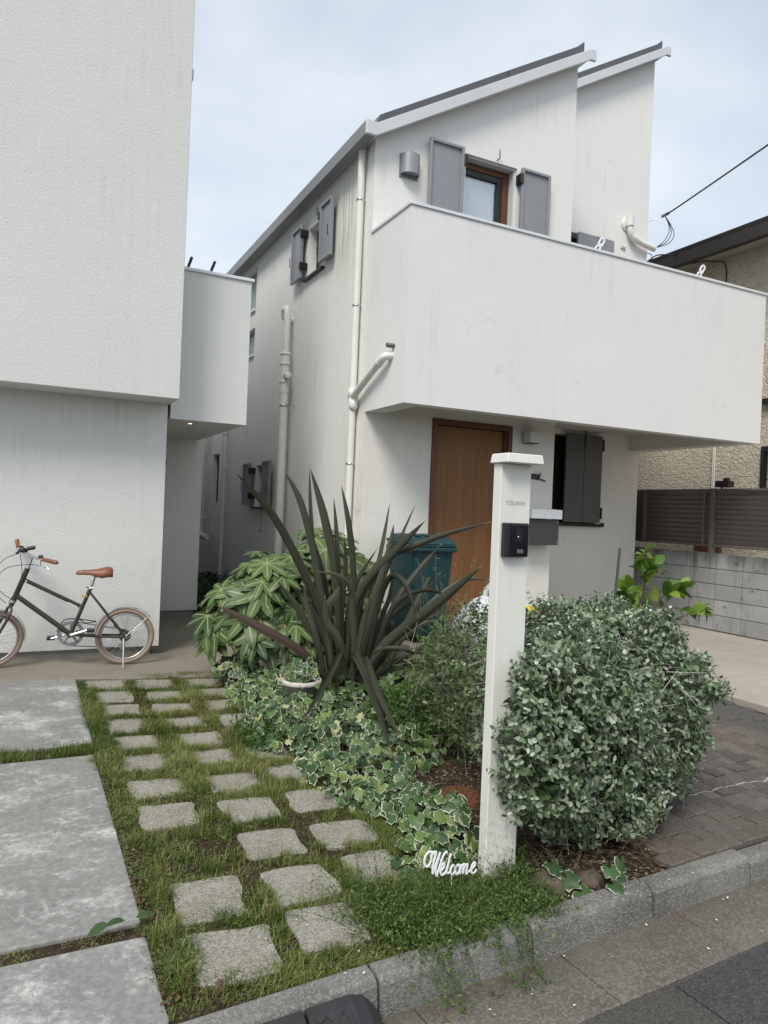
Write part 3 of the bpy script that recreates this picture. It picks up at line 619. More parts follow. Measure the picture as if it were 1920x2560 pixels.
BW = tag(MB().box(8.095,8.185,2.4,13.8,-.1,1.048).build('block_wall', m_mortar), 'grey concrete block wall with black mildew stains beside the right driveway', 'wall')
def block_mat():
    k = N('block_face'); p = k.pos(); r = k.n('ShaderNodeObjectInfo').outputs['Random']
    a = k.noise(p, 3, 6, .65, .3); s = k.noise(k.map(p, (7,7,1.1)), 1.0, 5, .65)
    c = k.mix(r, (.32,.325,.325), (.41,.415,.415)); c = k.mix(k.ramp(a, .4, .7, 0, .6), c, (.25,.25,.245))
    sz = k.n('ShaderNodeSeparateXYZ', {0: p}).outputs[2]
    top = k.ramp(sz, .8, 1.06, 0, .35)
    c = k.mix(k.ramp(k.math('ADD', s, top), .56, .86, 0, .85), c, (.085,.085,.08))
    m_ = k.noise(k.map(p, (1,1,1), loc=(4,4,4)), 9, 6, .75); c = k.mix(k.ramp(m_, .6, .68, 0, .85), c, (.03,.03,.028))
    return k.done(c, .93, k.bump(k.noise(p, 90, 4, .6), .5, .004), 0, .2)
m_blk = block_mat()
q = MB(); q.box(-.012,.02,-.196,.196,-.096,.096); o = q.build('block', m_blk, None, bevel=.005); bme = o.data; bpy.data.objects.remove(o)
for r_ in range(5):
    for i in range(27):
        y = 2.64+.4*i
        link('block', bme, BW, (8.095+random.uniform(-.002,.002), y, .15+.2*r_))
# louvre fence on the wall
FN = thing('louvre_fence', 'dark brown horizontal louvre fence on top of the block wall', 'fence', (8.2, 6.6, 1.05))
def panel(y0, y1):
    for i in range(11):
        z = 1.165+.0645*i; q = MB(); q.prism([(8.215,y0,z),(8.222,y0,z),(8.197,y0,z+.07),(8.19,y0,z+.07)], (0,y1-y0,0)); q.build('slat', m_fence, FN)
    for z0, z1 in ((1.875,1.905),(1.135,1.163)): MB().box(8.17,8.225,y0,y1,z0,z1).build('rail', m_fence, FN, bevel=.003)
for a, b in ((7.80,9.0),(6.74,7.74),(6.62,6.705),(5.4,6.555),(4.2,5.395)): panel(a, b)
for y in (7.745,6.708): MB().box(8.165,8.225,y,y+.045 if y > 7 else y+.03,1.135,1.905).build('mullion', m_fence, FN, bevel=.003)
for y in (6.558,4.3,8.8): MB().box(8.15,8.235,y,y+.058,1.049,1.91).build('post', m_fence, FN, bevel=.004)
SL = thing('floodlight', 'small black floodlight fixed to the top of the louvre fence', 'lamp', (8.25,6.5,1.91))
MB().box(8.17,8.29,6.36,6.57,1.925,2.01).build('body', m_black, SL, bevel=.015, seg=2); MB().tube([(8.23,6.5,1.90),(8.23,6.5,1.93)], .012, 8).build('stem', m_black, SL); MB().box(8.2,8.27,6.40,6.47,2.0,2.05).build('sensor', m_black, SL, bevel=.012)

# ------------------------------------------------------------------ wires
W1 = thing('service_cable', 'black overhead service cable slanting up from the right edge of the white house', 'cable', (8.2,7.7,5.9))
MB().tube([(7.93,7.95,5.80),(8.26,7.7,5.935)], .006, 6).build('anchor_wire', m_steel, W1)
MB().tube(cat_rom([(8.26,7.7,5.935),(8.08,7.18,5.902),(7.495,5.5,5.822),(6.8,3.5,5.74)], 24), .011, 6).build('cable', m_black, W1)
MB().tube([(8.24,7.72,5.93),(8.25,7.6,5.945)], .022, 8).build('clamp', m_gutter, W1)
for d in (0,.06,-.05): MB().tube(cat_rom([(8.26,7.68,5.93),(8.36+d*.4,7.68,5.82),(8.40+d,7.68,5.70),(8.28+d,7.66,5.54),(8.04,7.62,5.40)], 14), .006, 5).build('loop', m_black, W1)
W2 = thing('neighbour_cable', 'thin black cable running to the eaves of the beige house', 'cable', (8.2,7.9,5.3))
MB().tube(cat_rom([(8.05,7.95,5.20),(8.25,7.92,5.36),(8.40,7.9,5.45),(9.0,8.1,5.62),(9.2,8.3,5.68)], 16), .010, 6).build('cable', m_black, W2)
MB().tube(cat_rom([(8.12,7.9,5.43),(8.25,7.9,5.42),(8.27,7.9,5.30)], 8), .006, 5).build('loop', m_black, W2)

# ------------------------------------------------------------------ fittings on the white house
def lamp_up():
    t = thing('wall_lamp', 'grey half-round metal wall lamp under the roof beside the upper shutter', 'lamp', (3.40,6.58,4.98))
    n = 14; c = (3.425, 6.575); P = [(c[0]-.10,6.598)]+[(c[0]-.10*math.cos(math.pi*i/n), 6.565-.085*math.sin(math.pi*i/n)) for i in range(n+1)]+[(c[0]+.10,6.598)]
    q = MB(); m_ = len(P); vs = [(x,y,4.90) for x,y in P]+[(x,y,5.105) for x,y in P]
    q.add(vs, [(i,i+1,i+1+m_,i+m_) for i in range(m_-1)], True); q.add([(x,y,5.105) for x,y in P], [tuple(range(m_))]); q.add([(x,y,4.915) for x,y in P], [tuple(range(m_))[::-1]])
    q.build('shade', plain('lamp_grey', (.30,.31,.33), .4, .3, var=.05), t); MB().box(3.315,3.535,6.585,6.5995,4.875,5.115).build('backplate', m_gutter, t, bevel=.003)
lamp_up()
t = thing('porch_lamp', 'square frosted glass wall lamp between front door and letterbox', 'lamp', (5.10,6.58,2.33))
MB().box(4.985,5.225,6.585,6.5995,2.255,2.415).build('backplate', m_steel, t, bevel=.003)
MB().box(5.02,5.20,6.46,6.5845,2.27,2.40).build('diffuser', plain('opal_glass', (.62,.63,.62), .3, var=.04), t, bevel=.006)
MB().box(5.03,5.15,6.47,6.58,2.258,2.2695).build('base', m_black, t)
t = thing('letterbox', 'dark grey letterbox with pale lid on the front wall right of the post', 'letterbox', (5.25,6.5,1.3))
MB().box(5.02,5.43,6.40,6.5985,1.125,1.415).build('body', plain('letterbox_dark', (.055,.053,.055), .45, var=.06), t, bevel=.004)
q = MB(); q.prism([(5.01,6.36,1.42),(5.01,6.36,1.525),(5.01,6.5985,1.54),(5.01,6.5985,1.42)], (.43,0,0)); q.build('lid', m_cap, t, bevel=.004)
for z in (1.155,1.385): MB().lathe((5.405,6.40,z), [(0,.004),(.006,.004),(.007,0)], 10, (0,-1,0)).build('screw', m_chrome, t)
def text_mesh(name, body, size, mat, parent, loc, rot, ext=.002, off=0., shear=0., sx=1., spacing=1.):
    cu = bpy.data.curves.new(name, 'FONT'); cu.body = body; cu.size = size; cu.extrude = ext; cu.offset = off; cu.shear = shear; cu.space_character = spacing
    o = bpy.data.objects.new(name, cu); COL.objects.link(o); bpy.context.view_layer.update()
    me = bpy.data.meshes.new_from_object(o.evaluated_get(bpy.context.evaluated_depsgraph_get())); bpy.data.objects.remove(o)
    me.name = name; me.materials.clear(); me.materials.append(mat); me.transform(Matrix.Diagonal((sx,1,1,1)))
    ob = link(name, me, parent, loc); ob.rotation_euler = rot; return ob
t = thing('house_name_sign', 'black script name lettering on the front wall above the letterbox', 'sign', (5.2,6.58,1.89))
text_mesh('letters', 'nami', .11, m_black, t, (5.06,6.585,1.885), (R(90),R(3),0), .006, .002, .35, 1.0)
q = MB(); q.prism([(5.08,6.58,1.872),(5.30,6.58,1.862),(5.36,6.58,1.845),(5.355,6.58,1.862),(5.30,6.58,1.876),(5.08,6.58,1.880)], (0,.012,0)); q.build('underline', m_black, t)
def bracket(x, label):
    t = thing('laundry_bracket', label, 'bracket', (x,5.95,4.22), 'laundry pole brackets on the balcony')
    M = Matrix.Translation((x,5.96,4.20)) @ Matrix.Rotation(R(32), 4, 'Y')
    q = MB(); w2, L = .032, .34
    def ring(z0, z1):
        pts = [(w2*math.cos(a), (z1-w2) + w2*math.sin(a)) for a in [math.pi*i/8 for i in range(9)]] + [(-w2,z0),(w2,z0)]
        cx_, cz = 0, (z0+z1)/2
        n = len(pts); inn = [(x_*.58, cz+(z_-cz)*.66) for x_, z_ in pts]
        vs = [(a,-.008,b) for a,b in pts]+[(a,-.008,b) for a,b in inn]+[(a,.008,b) for a,b in pts]+[(a,.008,b) for a,b in inn]
        fs = []
        for i in range(n):
            j = (i+1)%n; fs += [(i,i+n,j+n,j),(i+2*n,j+2*n,j+3*n,i+3*n),(i,j,j+2*n,i+2*n),(i+n,i+3*n,j+3*n,j+n)]
        q.add(vs, fs)
    ring(.0,.13); ring(.131,.235); ring(.236,.34)
    q.xform(M); q.build('arm', m_signw, t)
    MB().box(x-.03,x+.03,5.93,5.99,4.12,4.25).build('mount', m_gutter, t, bevel=.004)
bracket(5.33, 'white perforated laundry bracket near the grey upper right shutter'); bracket(6.90, 'white perforated laundry bracket in front of the beige house')

# ------------------------------------------------------------------ sign post
SP = thing('sign_post', 'tall pale cream square sign post engraved TOGASHI beside the rounded bush', 'post', (1.77,2.38,0))
MB().box(1.692,1.842,2.352,2.405,-.05,1.655).build('column', m_post, SP, bevel=.003)
q = MB(); B_ = [(1.678,2.292),(1.858,2.292),(1.858,2.414),(1.678,2.414)]; T_ = [(1.683,2.297),(1.853,2.297),(1.853,2.409),(1.683,2.409)]
q.add([(x,y,1.6555) for x,y in B_]+[(x,y,1.693) for x,y in T_], [(0,3,2,1),(4,5,6,7),(0,1,5,4),(1,2,6,5),(2,3,7,6),(3,0,4,7)]); q.build('cap', m_post, SP, bevel=.003)
text_mesh('lettering', 'TOGASHI', .0262, m_text, SP, (1.7175,2.3512,1.489), (R(90),0,0), .0008, -.0009, 0, .80, 1.12)
t = thing('intercom', 'black video intercom with grey call button on the cream post', 'intercom', (1.755,2.34,1.35))
MB().box(1.702,1.818,2.322,2.3515,1.282,1.418).build('body', plain('intercom_black', (.012,.013,.015), .35, var=.05), t, bevel=.006, seg=2)
MB().box(1.726,1.812,2.318,2.3215,1.288,1.412).build('panel', plain('intercom_gloss', (.006,.006,.008), .12, var=.05), t, bevel=.002)
MB().box(1.750,1.782,2.3165,2.3178,1.345,1.398).build('camera_window', plain('intercom_lens', (.02,.018,.022), .08), t)
MB().lathe((1.762,2.3164,1.362), [(0,.001),(.003,.001),(.0035,0)], 10, (0,-1,0)).build('indicator', m_steel, t)
MB().box(1.758,1.788,2.3155,2.3178,1.298,1.313).build('call_button', plain('button_grey', (.13,.13,.13), .4), t, bevel=.001)

# ------------------------------------------------------------------ welcome sign
WS = thing('welcome_sign', 'white cut-out Welcome lettering on a thin stake in the grass', 'sign', (1.50,2.30,0))
strokes = [[(440,385),(385,350),(330,360),(292,420),(286,490),(320,545),(360,535),(395,470),(402,400),(440,360),(480,372)],
 [(480,372),(455,450),(430,560),(432,665)],[(432,665),(470,560),(545,375)],[(545,375),(500,520),(478,610),(500,705)],[(500,705),(545,570),(590,450),(625,400),(660,392)],
 [(535,650),(590,625),(622,580),(600,548),(566,590),(562,655),(588,705),(630,690),(655,655)],[(722,425),(695,540),(662,650),(672,690),(715,690),(745,665)],
 [(792,612),(760,600),(732,650),(735,705),(770,727),(805,690)],[(850,598),(815,640),(814,705),(850,732),(886,690),(882,625),(850,598)],[(915,605),(905,670),(895,735)],
 [(900,680),(935,620),(962,612),(965,645),(945,742)],[(950,690),(985,630),(1012,620),(1018,655),(1002,745),(1030,745)],[(1040,735),(1110,690),(1158,640),(1132,612),(1092,670),(1095,745),(1140,768),(1182,715)]]
q = MB()
for s_ in strokes:
    P = [Vector((1.374+(x-270)*.0002634, 0, .178-(y-345)*.000268-(x-270)*.000008)) for x, y in s_]
    q.tube(cat_rom(P, 6*len(P)), .0052, 8)
q.v = [(x, 2.30+y*.45, z) for x, y, z in q.v]; q.build('lettering', m_signw, WS)
MB().tube([(1.5015,2.301,.075),(1.5035,2.301,-.06)], .002, 6).build('stake', m_signw, WS)

# ------------------------------------------------------------------ bicycle
BK = thing('bicycle', 'dark olive small-wheeled bicycle with tan saddle leaning parked by the wall', 'bicycle', (.827,6.64,0))
u_ = Vector((-1.032,.08,0)).normalized(); n_ = Vector((-u_.y, u_.x, 0)).normalized(); n_ = Vector((0,0,1)).cross(u_)
MBK = Matrix(((u_.x,n_.x,0,.827),(u_.y,n_.y,0,6.64),(0,0,1,0),(0,0,0,1)))
m_frm = plain('bike_frame_paint', (.035,.033,.024), .35, var=.08); m_tyre = plain('tan_tyre', (.30,.225,.18), .75, var=.12, scale=20)
m_rim = plain('rim_alloy', (.55,.56,.57), .35, .9, var=.05); m_tan = plain('tan_leather', (.21,.075,.035), .42, var=.12, scale=18); m_ring = plain('chainring_grey', (.27,.29,.30), .4, .5, var=.08)
def bk(q, name, mat, parent=BK, **k): q.xform(MBK); return q.build(name, mat, parent, **k)
RW, TR_ = .247, .021
def ring_pts(c, r, n=40, steer=None):
    return [c + Vector((r*math.cos(2*math.pi*i/n), 0, r*math.sin(2*math.pi*i/n))) for i in range(n)]
def torus(q, c, r, rt_, n=44, m=10, A=None):
    vs = []
    for i in range(n):
        a = 2*math.pi*i/n; d = Vector((math.cos(a),0,math.sin(a)))
        for j in range(m):
            b = 2*math.pi*j/m; p = d*(r+rt_*math.cos(b)) + Vector((0,rt_*math.sin(b),0))
            vs.append(c + (A @ p if A else p))
    q.add(vs, [(i*m+j, ((i+1)%n)*m+j, ((i+1)%n)*m+(j+1)%m, i*m+(j+1)%m) for i in range(n) for j in range(m)], True); return q
def wheel(c, A=None):
    A = A or Matrix.Identity(3); wob = bk(torus(MB(), c, RW-TR_, TR_, A=A), 'wheel', m_tyre)
    bk(torus(MB(), c, RW-.049, .009, A=A), 'rim', m_rim, wob)
    q = MB()
    for i in range(28):
        a = 2*math.pi*i/28; s = 1 if i % 2 else -1; tw = .35*(1 if (i//2) % 2 else -1)
        h_ = A @ Vector((.02*math.cos(a+tw*4), .025*s, .02*math.sin(a+tw*4))); e = A @ Vector(((RW-.052)*math.cos(a), 0, (RW-.052)*math.sin(a)))
        q.tube([c+h_, c+e], .0011, 4, False)
    bk(q, 'spokes', m_steel, wob)
    q = MB(); q.tube([c+A@Vector((0,-.05,0)), c+A@Vector((0,.05,0))], .018, 12); bk(q, 'hub', m_steel, wob)
    return wob
rc = Vector((0,0,.247)); wheel(rc)
q = MB(); q.tube([rc+Vector((0,-.055,0)), rc+Vector((0,-.02,0))], .05, 18); bk(q, 'sprocket', m_black)
ax = (Vector((.79,0,.836))-Vector((.89,0,.559))).normalized(); st = Matrix.Rotation(R(24), 3, ax); hb = Vector((.89,0,.559))
fc = hb + st @ (Vector((1.035,0,.247))-hb); wheel(fc, st)
def tubes(name, segs, mat, parent=BK):
    q = MB()
    for pts, r in segs: q.tube(pts, r, 12)
    return bk(q, name, mat, parent)
BB = Vector((.44,0,.275)); ST = Vector((.295,0,.672))
fr_ = tubes('frame', [([(.787,0,.845),(.893,0,.55)], .021), ([(.815,0,.745),(.372,0,.516)], .0165), ([(.868,0,.612),(.44,0,.275)], .021), ([BB,ST], .0165),
   ([(.303,.012,.64),(.15,.045,.44),(0,.062,.25)], .0085), ([(.303,-.012,.64),(.15,-.045,.44),(0,-.062,.25)], .0085), ([(.42,.02,.27),(.25,.045,.26),(0,.062,.247)], .0095), ([(.42,-.02,.27),(.25,-.045,.26),(0,-.062,.247)], .0095), ([(.44,-.035,.275),(.44,.035,.275)], .024)], m_frm)
q = MB(); q.box(.79-.0,.80,.0175,.0185,.726,.738); q.box(.385,.47,.0168,.0172,.53,.536, Matrix.Rotation(R(-27.5),3,'Y'), (.43,.017,.545)); bk(q, 'decal', m_signw, fr_)
q = MB(); q.box(.345,.362,.0168,.0175,.592,.612, Matrix.Rotation(R(20),3,'Y'), (.353,.017,.60)); q.box(.325,.335,.0168,.0175,.592,.62, Matrix.Rotation(R(20),3,'Y'), (.33,.017,.61)); bk(q, 'sticker', plain('sticker_orange', (.65,.33,.02), .4), fr_)
def S(p): return hb + st @ (Vector(p)-hb)
crown = S((.905,0,.525))
tubes('fork', [([S((.892,0,.555)), crown], .02), ([crown, S((.912,.045,.50)), S((.955,.052,.40)), S((1.035,.052,.25))], .0115), ([crown, S((.912,-.045,.50)), S((.955,-.052,.40)), S((1.035,-.052,.25))], .0115)], m_frm)
tubes('headset', [([(.789,0,.838),(.785,0,.85)], .025), ([(.886,0,.57),(.893,0,.552)], .025)], m_steel)
tubes('stem', [([(.787,0,.845),(.762,0,.925)], .0135), ([(.762,0,.922),(.79,0,.955)], .014)], m_steel)
bar = cat_rom([(.565,.215,.907),(.667,.13,.924),(.735,.06,.93),(.79,0,.955),(.845,-.09,.972),(.88,-.165,1.0),(.894,-.222,1.058)], 30)
tubes('handlebar', [(bar, .0115)], m_steel)
tubes('grip', [([(.556,.224,.905),(.565,.216,.907),(.62,.17,.916),(.668,.13,.924)], [.013,.0175,.018,.0165])], m_tan)
tubes('grip', [([(.881,-.168,1.003),(.889,-.20,1.03),(.895,-.225,1.062)], .017)], m_tan)
tubes('brake_lever', [([(.69,.11,.92),(.695,.115,.885),(.69,.12,.868)], .012), ([(.69,.12,.868),(.655,.14,.862),(.635,.155,.862),(.618,.168,.842)], .0055)], m_steel)
tubes('brake_lever', [([(.865,-.13,.985),(.875,-.12,.965),(.89,-.12,.95)], .012), ([(.89,-.12,.955),(.875,-.17,.975),(.885,-.21,1.0)], .0055)], m_black)
q = MB(); q.lathe((.688,.10,.93), [(0,0),(.019,0),(.02,.012),(.017,.026),(0,.03)], 16); bk(q, 'bell', m_black)
q = MB(); q.lathe((.83,-.06,.985), [(0,-.03),(.022,-.03),(.024,.03),(0,.034)], 14, (.5,.1,.15)); bk(q, 'headlamp', m_black)
tubes('phone_mount', [([(.80,-.03,1.0),(.74,-.02,1.015)], .017), ([(.85,-.1,.975),(.85,-.1,1.02)], .014)], m_black)
tubes('brake_cable', [(cat_rom([(.69,.12,.87),(.78,.10,.88),(.95,.05,.84),(1.02,.02,.72),(.96,.0,.62),(.86,.02,.565)], 18), .0028), (cat_rom([(.885,-.12,.95),(.98,-.08,.9),(1.04,0,.78),(1.0,.02,.62),(.94,.02,.55)], 18), .0028), (cat_rom([(.86,-.1,.96),(.84,-.02,.88),(.83,.03,.78),(.87,.03,.65),(.92,.03,.56)], 18), .0028)], m_black)
tubes('seat_post', [([ST,(.268,0,.765)], .0125), ([(.285,0,.752),(.25,0,.772)], .012)], m_steel)
tubes('seat_clamp', [([(.299,0,.66),(.293,0,.682)], .02), ([(.30,.02,.672),(.27,.03,.675)], .006), ([(.296,.0,.672),(.33,.022,.682)], .006)], m_steel)
sec = [(.118,.035,.798,.035),(.128,.062,.805,.046),(.165,.074,.808,.05),(.205,.068,.798,.05),(.25,.046,.80,.036),(.30,.030,.805,.025),(.36,.021,.806,.022),(.40,.017,.803,.019),(.416,.008,.80,.010)]
q = MB(); m = 16; vs = []
for x, wy, zc, hz_ in sec:
    for j in range(m):
        a = 2*math.pi*j/m; cs, sn = math.cos(a), math.sin(a)
        vs.append((x, wy*math.copysign(abs(cs)**.8, cs), zc + hz_*(sn if sn > 0 else sn*.85)*(1 if abs(cs) < .95 else .9)-.012*abs(cs)**2))
q.add(vs, [(i*m+j, i*m+(j+1)%m, (i+1)*m+(j+1)%m, (i+1)*m+j) for i in range(len(sec)-1) for j in range(m)], True); q.add(vs[:m], [tuple(range(m))]); q.add(vs[-m:], [tuple(range(m))[::-1]])
bk(q, 'saddle', m_tan)
def fender(name, c, a0, a1, A=None):
    A = A or Matrix.Identity(3); q = MB(); n = 24; vs = []
    for i in range(n+1):
        a = R(a0+(a1-a0)*i/n); d = Vector((math.cos(a),0,math.sin(a)))
        for t in (-1,-.7,-.25,.25,.7,1): vs.append(c + A @ (d*(RW+.020-.012*t*t) + Vector((0,.026*t,0))))
    q.add(vs, [(i*6+j, i*6+j+1, i*6+j+7, i*6+j+6) for i in range(n) for j in range(5)], True); return bk(q, name, m_chrome)
fender('rear_fender', rc, 10, 142); fender('front_fender', fc, 30, 190, st)
q = MB(); q.tube([(-.185,.022,.415),(0,.06,.255)], .0022, 5); q.tube([(-.185,-.022,.415),(0,-.06,.255)], .0022, 5); bk(q, 'fender_stay', m_steel)
# chainset
q = MB(); cY = -.045
def disc_ring(r0, r1, y, th=.004, n=40):
    vs = []
    for i in range(n):
        a = 2*math.pi*i/n; d = Vector((math.cos(a),0,math.sin(a)))
        vs += [BB+d*r0+Vector((0,y,0)), BB+d*r1+Vector((0,y,0)), BB+d*r1+Vector((0,y+th,0)), BB+d*r0+Vector((0,y+th,0))]
    q.add(vs, [(4*i+j, 4*((i+1)%n)+j, 4*((i+1)%n)+(j+1)%4, 4*i+(j+1)%4) for i in range(n) for j in range(4)])
disc_ring(.080,.108,cY); disc_ring(.0,.03,cY)
for i in range(5):
    a = 2*math.pi*i/5+.3; d = Vector((math.cos(a),0,math.sin(a))); q.tube([BB+d*.02+Vector((0,cY+.002,0)), BB+d*.09+Vector((0,cY+.002,0))], .010, 6)
bk(q, 'chainring', m_ring)
cdir = Vector((-.16,0,.05)).normalized()
q = MB(); q.tube([BB+Vector((0,.05,0)), BB+cdir*.16+Vector((0,.065,0))], [.014,.009], 8); q.tube([BB+Vector((0,-.06,0)), BB-cdir*.16+Vector((0,-.075,0))], [.014,.009], 8); bk(q, 'crank', m_chrome)
for s, y in ((1,.07),(-1,-.17)):
    c = BB+cdir*.165*s+Vector((0,y,0)); q = MB(); q.box(c.x-.032,c.x+.032,c.y,c.y+.09,c.z-.013,c.z+.013); bk(q, 'pedal', m_black, bevel=.005)
q = MB(); q.tube([BB+Vector((.0,cY,.105)), rc+Vector((0,cY,.05))], .004, 6); q.tube([BB+Vector((0,cY,-.105)), rc+Vector((.03,cY,-.11))], .004, 6); bk(q, 'chain', m_black)
q = MB(); q.tube(cat_rom([BB+Vector((.11,-.05,.02)),BB+Vector((.06,-.05,.11)),BB+Vector((-.02,-.05,.125)),BB+Vector((-.2,-.05,.10))], 16), .005, 6); q.tube([BB+Vector((-.06,-.05,.12)),BB+Vector((-.12,-.05,.085)),BB+Vector((-.2,-.05,.095))], .004, 6); bk(q, 'chain_guard', m_black)
q = MB(); q.box(-.005,.035,-.06,-.04,.12,.2); q.tube([(.01,-.05,.21),(.06,-.05,.13)], .006, 6); bk(q, 'derailleur', m_gutter, bevel=.004)
q = MB(); q.tube([(.012,.06,.235),(.012,.075,.2),(.013,.17,.004)], [.010,.009,.006], 8); bk(q, 'kickstand', m_chrome)
q = MB(); q.prism([(.05,-.02,.33),(.09,-.02,.36),(.10,-.02,.34),(.06,-.02,.31)], (0,.02,0)); bk(q, 'reflector', plain('reflector_red', (.18,.01,.01), .2))

# ------------------------------------------------------------------ bins, bags, pots, small things
def wheelie(x, y, z, mat, label, name='wheelie_bin'):
    t = thing(name, label, 'bin', (x,y,z)); 
    q = MB(); b = [(-.17,-.21),(.17,-.21),(.17,.21),(-.17,.21)]; tp = [(-.22,-.27),(.22,-.27),(.22,.25),(-.22,.25)]
    q.add([(x+a,y+c,z+.06) for a,c in b]+[(x+a,y+c,z+.90) for a,c in tp], [(0,3,2,1),(4,5,6,7),(0,1,5,4),(1,2,6,5),(2,3,7,6),(3,0,4,7)]); q.build('body', mat, t, bevel=.02, seg=2)
    q = MB(); q.box(x-.245,x+.245,y-.305,y+.26,z+.865,z+.905); q.box(x-.234,x+.234,y-.292,y+.255,z+.9055,z+.935); q.build('rim', mat, t, bevel=.01)
    l = MB(); l.add([(x-.236,y-.295,z+.936),(x+.236,y-.295,z+.936),(x+.236,y+.26,z+.936),(x-.236,y+.26,z+.936),(x-.20,y-.24,z+1.0),(x+.20,y-.24,z+1.0),(x+.20,y+.22,z+1.02),(x-.20,y+.22,z+1.02)], [(0,3,2,1),(4,5,6,7),(0,1,5,4),(1,2,6,5),(2,3,7,6),(3,0,4,7)]); lid = l.build('lid', mat, t, bevel=.014, seg=2)
    for i in (-1,0,1): MB().box(x+i*.13-.02,x+i*.13+.02,y-.22,y+.2,z+1.005,z+1.022).build('rib', mat, lid, bevel=.005)
    MB().tube([(x-.2,y+.33,z+.95),(x+.2,y+.33,z+.95)], .014, 8).build('handle', mat, t)
    for s in (-1,1): MB().tube([(x+s*.17,y+.2,z+.09),(x+s*.23,y+.2,z+.09)], .09, 14).build('wheel', m_rubber, t)
wheelie(3.46,6.10,.205,m_bin,'dark teal wheelie bin with ribbed lid standing in front of the wooden door')
def bag(x, y, z, r, h, label, prt=False):
    t = thing('rubbish_bag', label, 'bag', (x,y,z), 'plastic rubbish bags by the entrance'); q = MB(); n, m = 18, 12; vs = []
    for i in range(m+1):
        f = i/m; rr = r*(math.sin(math.pi*min(1,f*1.02)**.75)**.6 if 0 < f < 1 else .02)
        for j in range(n):
            a = 2*math.pi*j/n; k_ = 1+.10*math.sin(5*a+f*4)+.07*math.sin(9*a-f*7)+random.uniform(-.03,.03)
            vs.append((x+rr*k_*math.cos(a), y+rr*k_*math.sin(a), z+h*f+random.uniform(-.01,.01)))
    q.add(vs, [(i*n+j, i*n+(j+1)%n, (i+1)*n+(j+1)%n, (i+1)*n+j) for i in range(m) for j in range(n)], True); o = q.build('body', m_bag, t)
    q = MB(); q.tube([(x,y,z+h-.02),(x+.02,y,z+h+.05),(x+.06,y-.03,z+h+.08)], [.02,.03,.045], 8); q.build('knot', m_bag, t)
    if prt:
        q = MB(); n = 7; q.add([(x-.10+.05*i+random.uniform(-.01,.01), y-r*.93+.05*abs(i-2)*.3, z+h*(.62+.12*(i%2))) for i in range(5)]+[(x-.10+.05*i, y-r*.70, z+h*(.86+.05*(i%2))) for i in range(5)], [(i,i+1,i+6,i+5) for i in range(4)]); q.build('print', m_yel, t)
bag(3.72,5.35,.2,.27,.52,'grey-white knotted rubbish bag left of the cream post'); bag(4.28,5.55,.2,.26,.46,'white rubbish bag with yellow print right of the cream post', True)
def pot(name, x, y, r0, r1, h, mat, label, z=-.04):
    t = thing(name, label, 'pot', (x,y,z)); q = MB(); q.lathe((x,y,z), [(0,0),(r0,0),(r1*.96,h*.86),(r1*1.06,h*.86),(r1*1.08,h*.9),(r1*1.08,h),(r1*.94,h),(r1*.90,h*.85),(0,h*.85)], 28); q.build('body', mat, t)
    q = MB(); q.lathe((x,y,z), [(0,h*.87),(r1*.9,h*.87)], 20); q.build('earth', m_soil, t); return t
k = N('pot_weathered'); p_ = k.pos(); m_potw2 = k.done(k.mix(k.ramp(k.noise(p_, 14, 5, .7), .55, .64), k.mix(k.ramp(k.noise(p_, 9, 4), .35, .7), (.58,.57,.54), (.40,.38,.35)), (.32,.14,.085)), .7)
pot('flower_pot', 1.84,4.90,.11,.135,.24,m_potw2,'weathered white pot flaking to terracotta among the variegated ivy')
pot('flower_pot', 3.15,5.0,.10,.13,.26,m_potw,'plain grey-white pot behind the flax leaves')
pot('glazed_pot', 2.77,2.53,.075,.10,.19,m_potb,'brown glazed pot under the right side of the rounded bush', -.015)
t = thing('drain_cover', 'rusty brown cast lattice cover lying in the soil left of the post', 'cover', (2.05,3.1,0))
q = MB(); q.lathe((2.05,3.10,-.03), [(0,.03),(.115,.03),(.12,.025),(.12,0)], 28); q.build('plate', m_rust, t)
q = MB()
for i in range(-3,4):
    L_ = math.sqrt(max(0,.105**2-(i*.032)**2))
    for s in (1,-1): q.box(2.05+i*.032-.004,2.05+i*.032+.004,3.1-L_,3.1+L_,-.0005,.008, Matrix.Rotation(R(45*s),3,'Z'), (2.05,3.1,0))
q.build('lattice', m_rust, t)
# rubber kerb ramp
t = thing('kerb_ramp', 'black rubber kerb ramp with raised tread blocks lying in the gutter', 'ramp', (.6,1.85,-.12))
def ramp_z(y, x): return -.125+.098*max(0,min(1,(y-(ky(x)-.37))/.27))
q = MB(); vs = []; 
secs = []
for x, ys in [(-.9,0),(.0,0),(.765,0),(.775,0),(.92,.0),(.965,.02),(1.0,.06),(1.02,.13)]:
    f_ = 1 if x < .92 else max(0,1-((x-.92)/.11)**2*.85)
    yb_ = ky(x)-.10; y0_ = ky(x)-.37+ys
    secs.append([(x,y0_,-.128),(x,y0_+.005,-.118),(x,y0_+(yb_-y0_)*.5,-.118+.058*f_),(x,yb_-.03,-.118+.108*f_),(x,yb_,-.118+.113*f_),(x,yb_,-.128)])
for i in range(len(secs)-1):
    if i == 2: continue
    a, b = secs[i], secs[i+1]; q.add(a+b, [(j,j+6,j+7,j+1) for j in range(5)])
q.add(secs[-1], [(0,1,2,3,4,5)]); q.add(secs[2], [(0,1,2,3,4,5)]); q.add(secs[3], [(5,4,3,2,1,0)]); q.build('body', m_rubber, t)
random.seed(3)
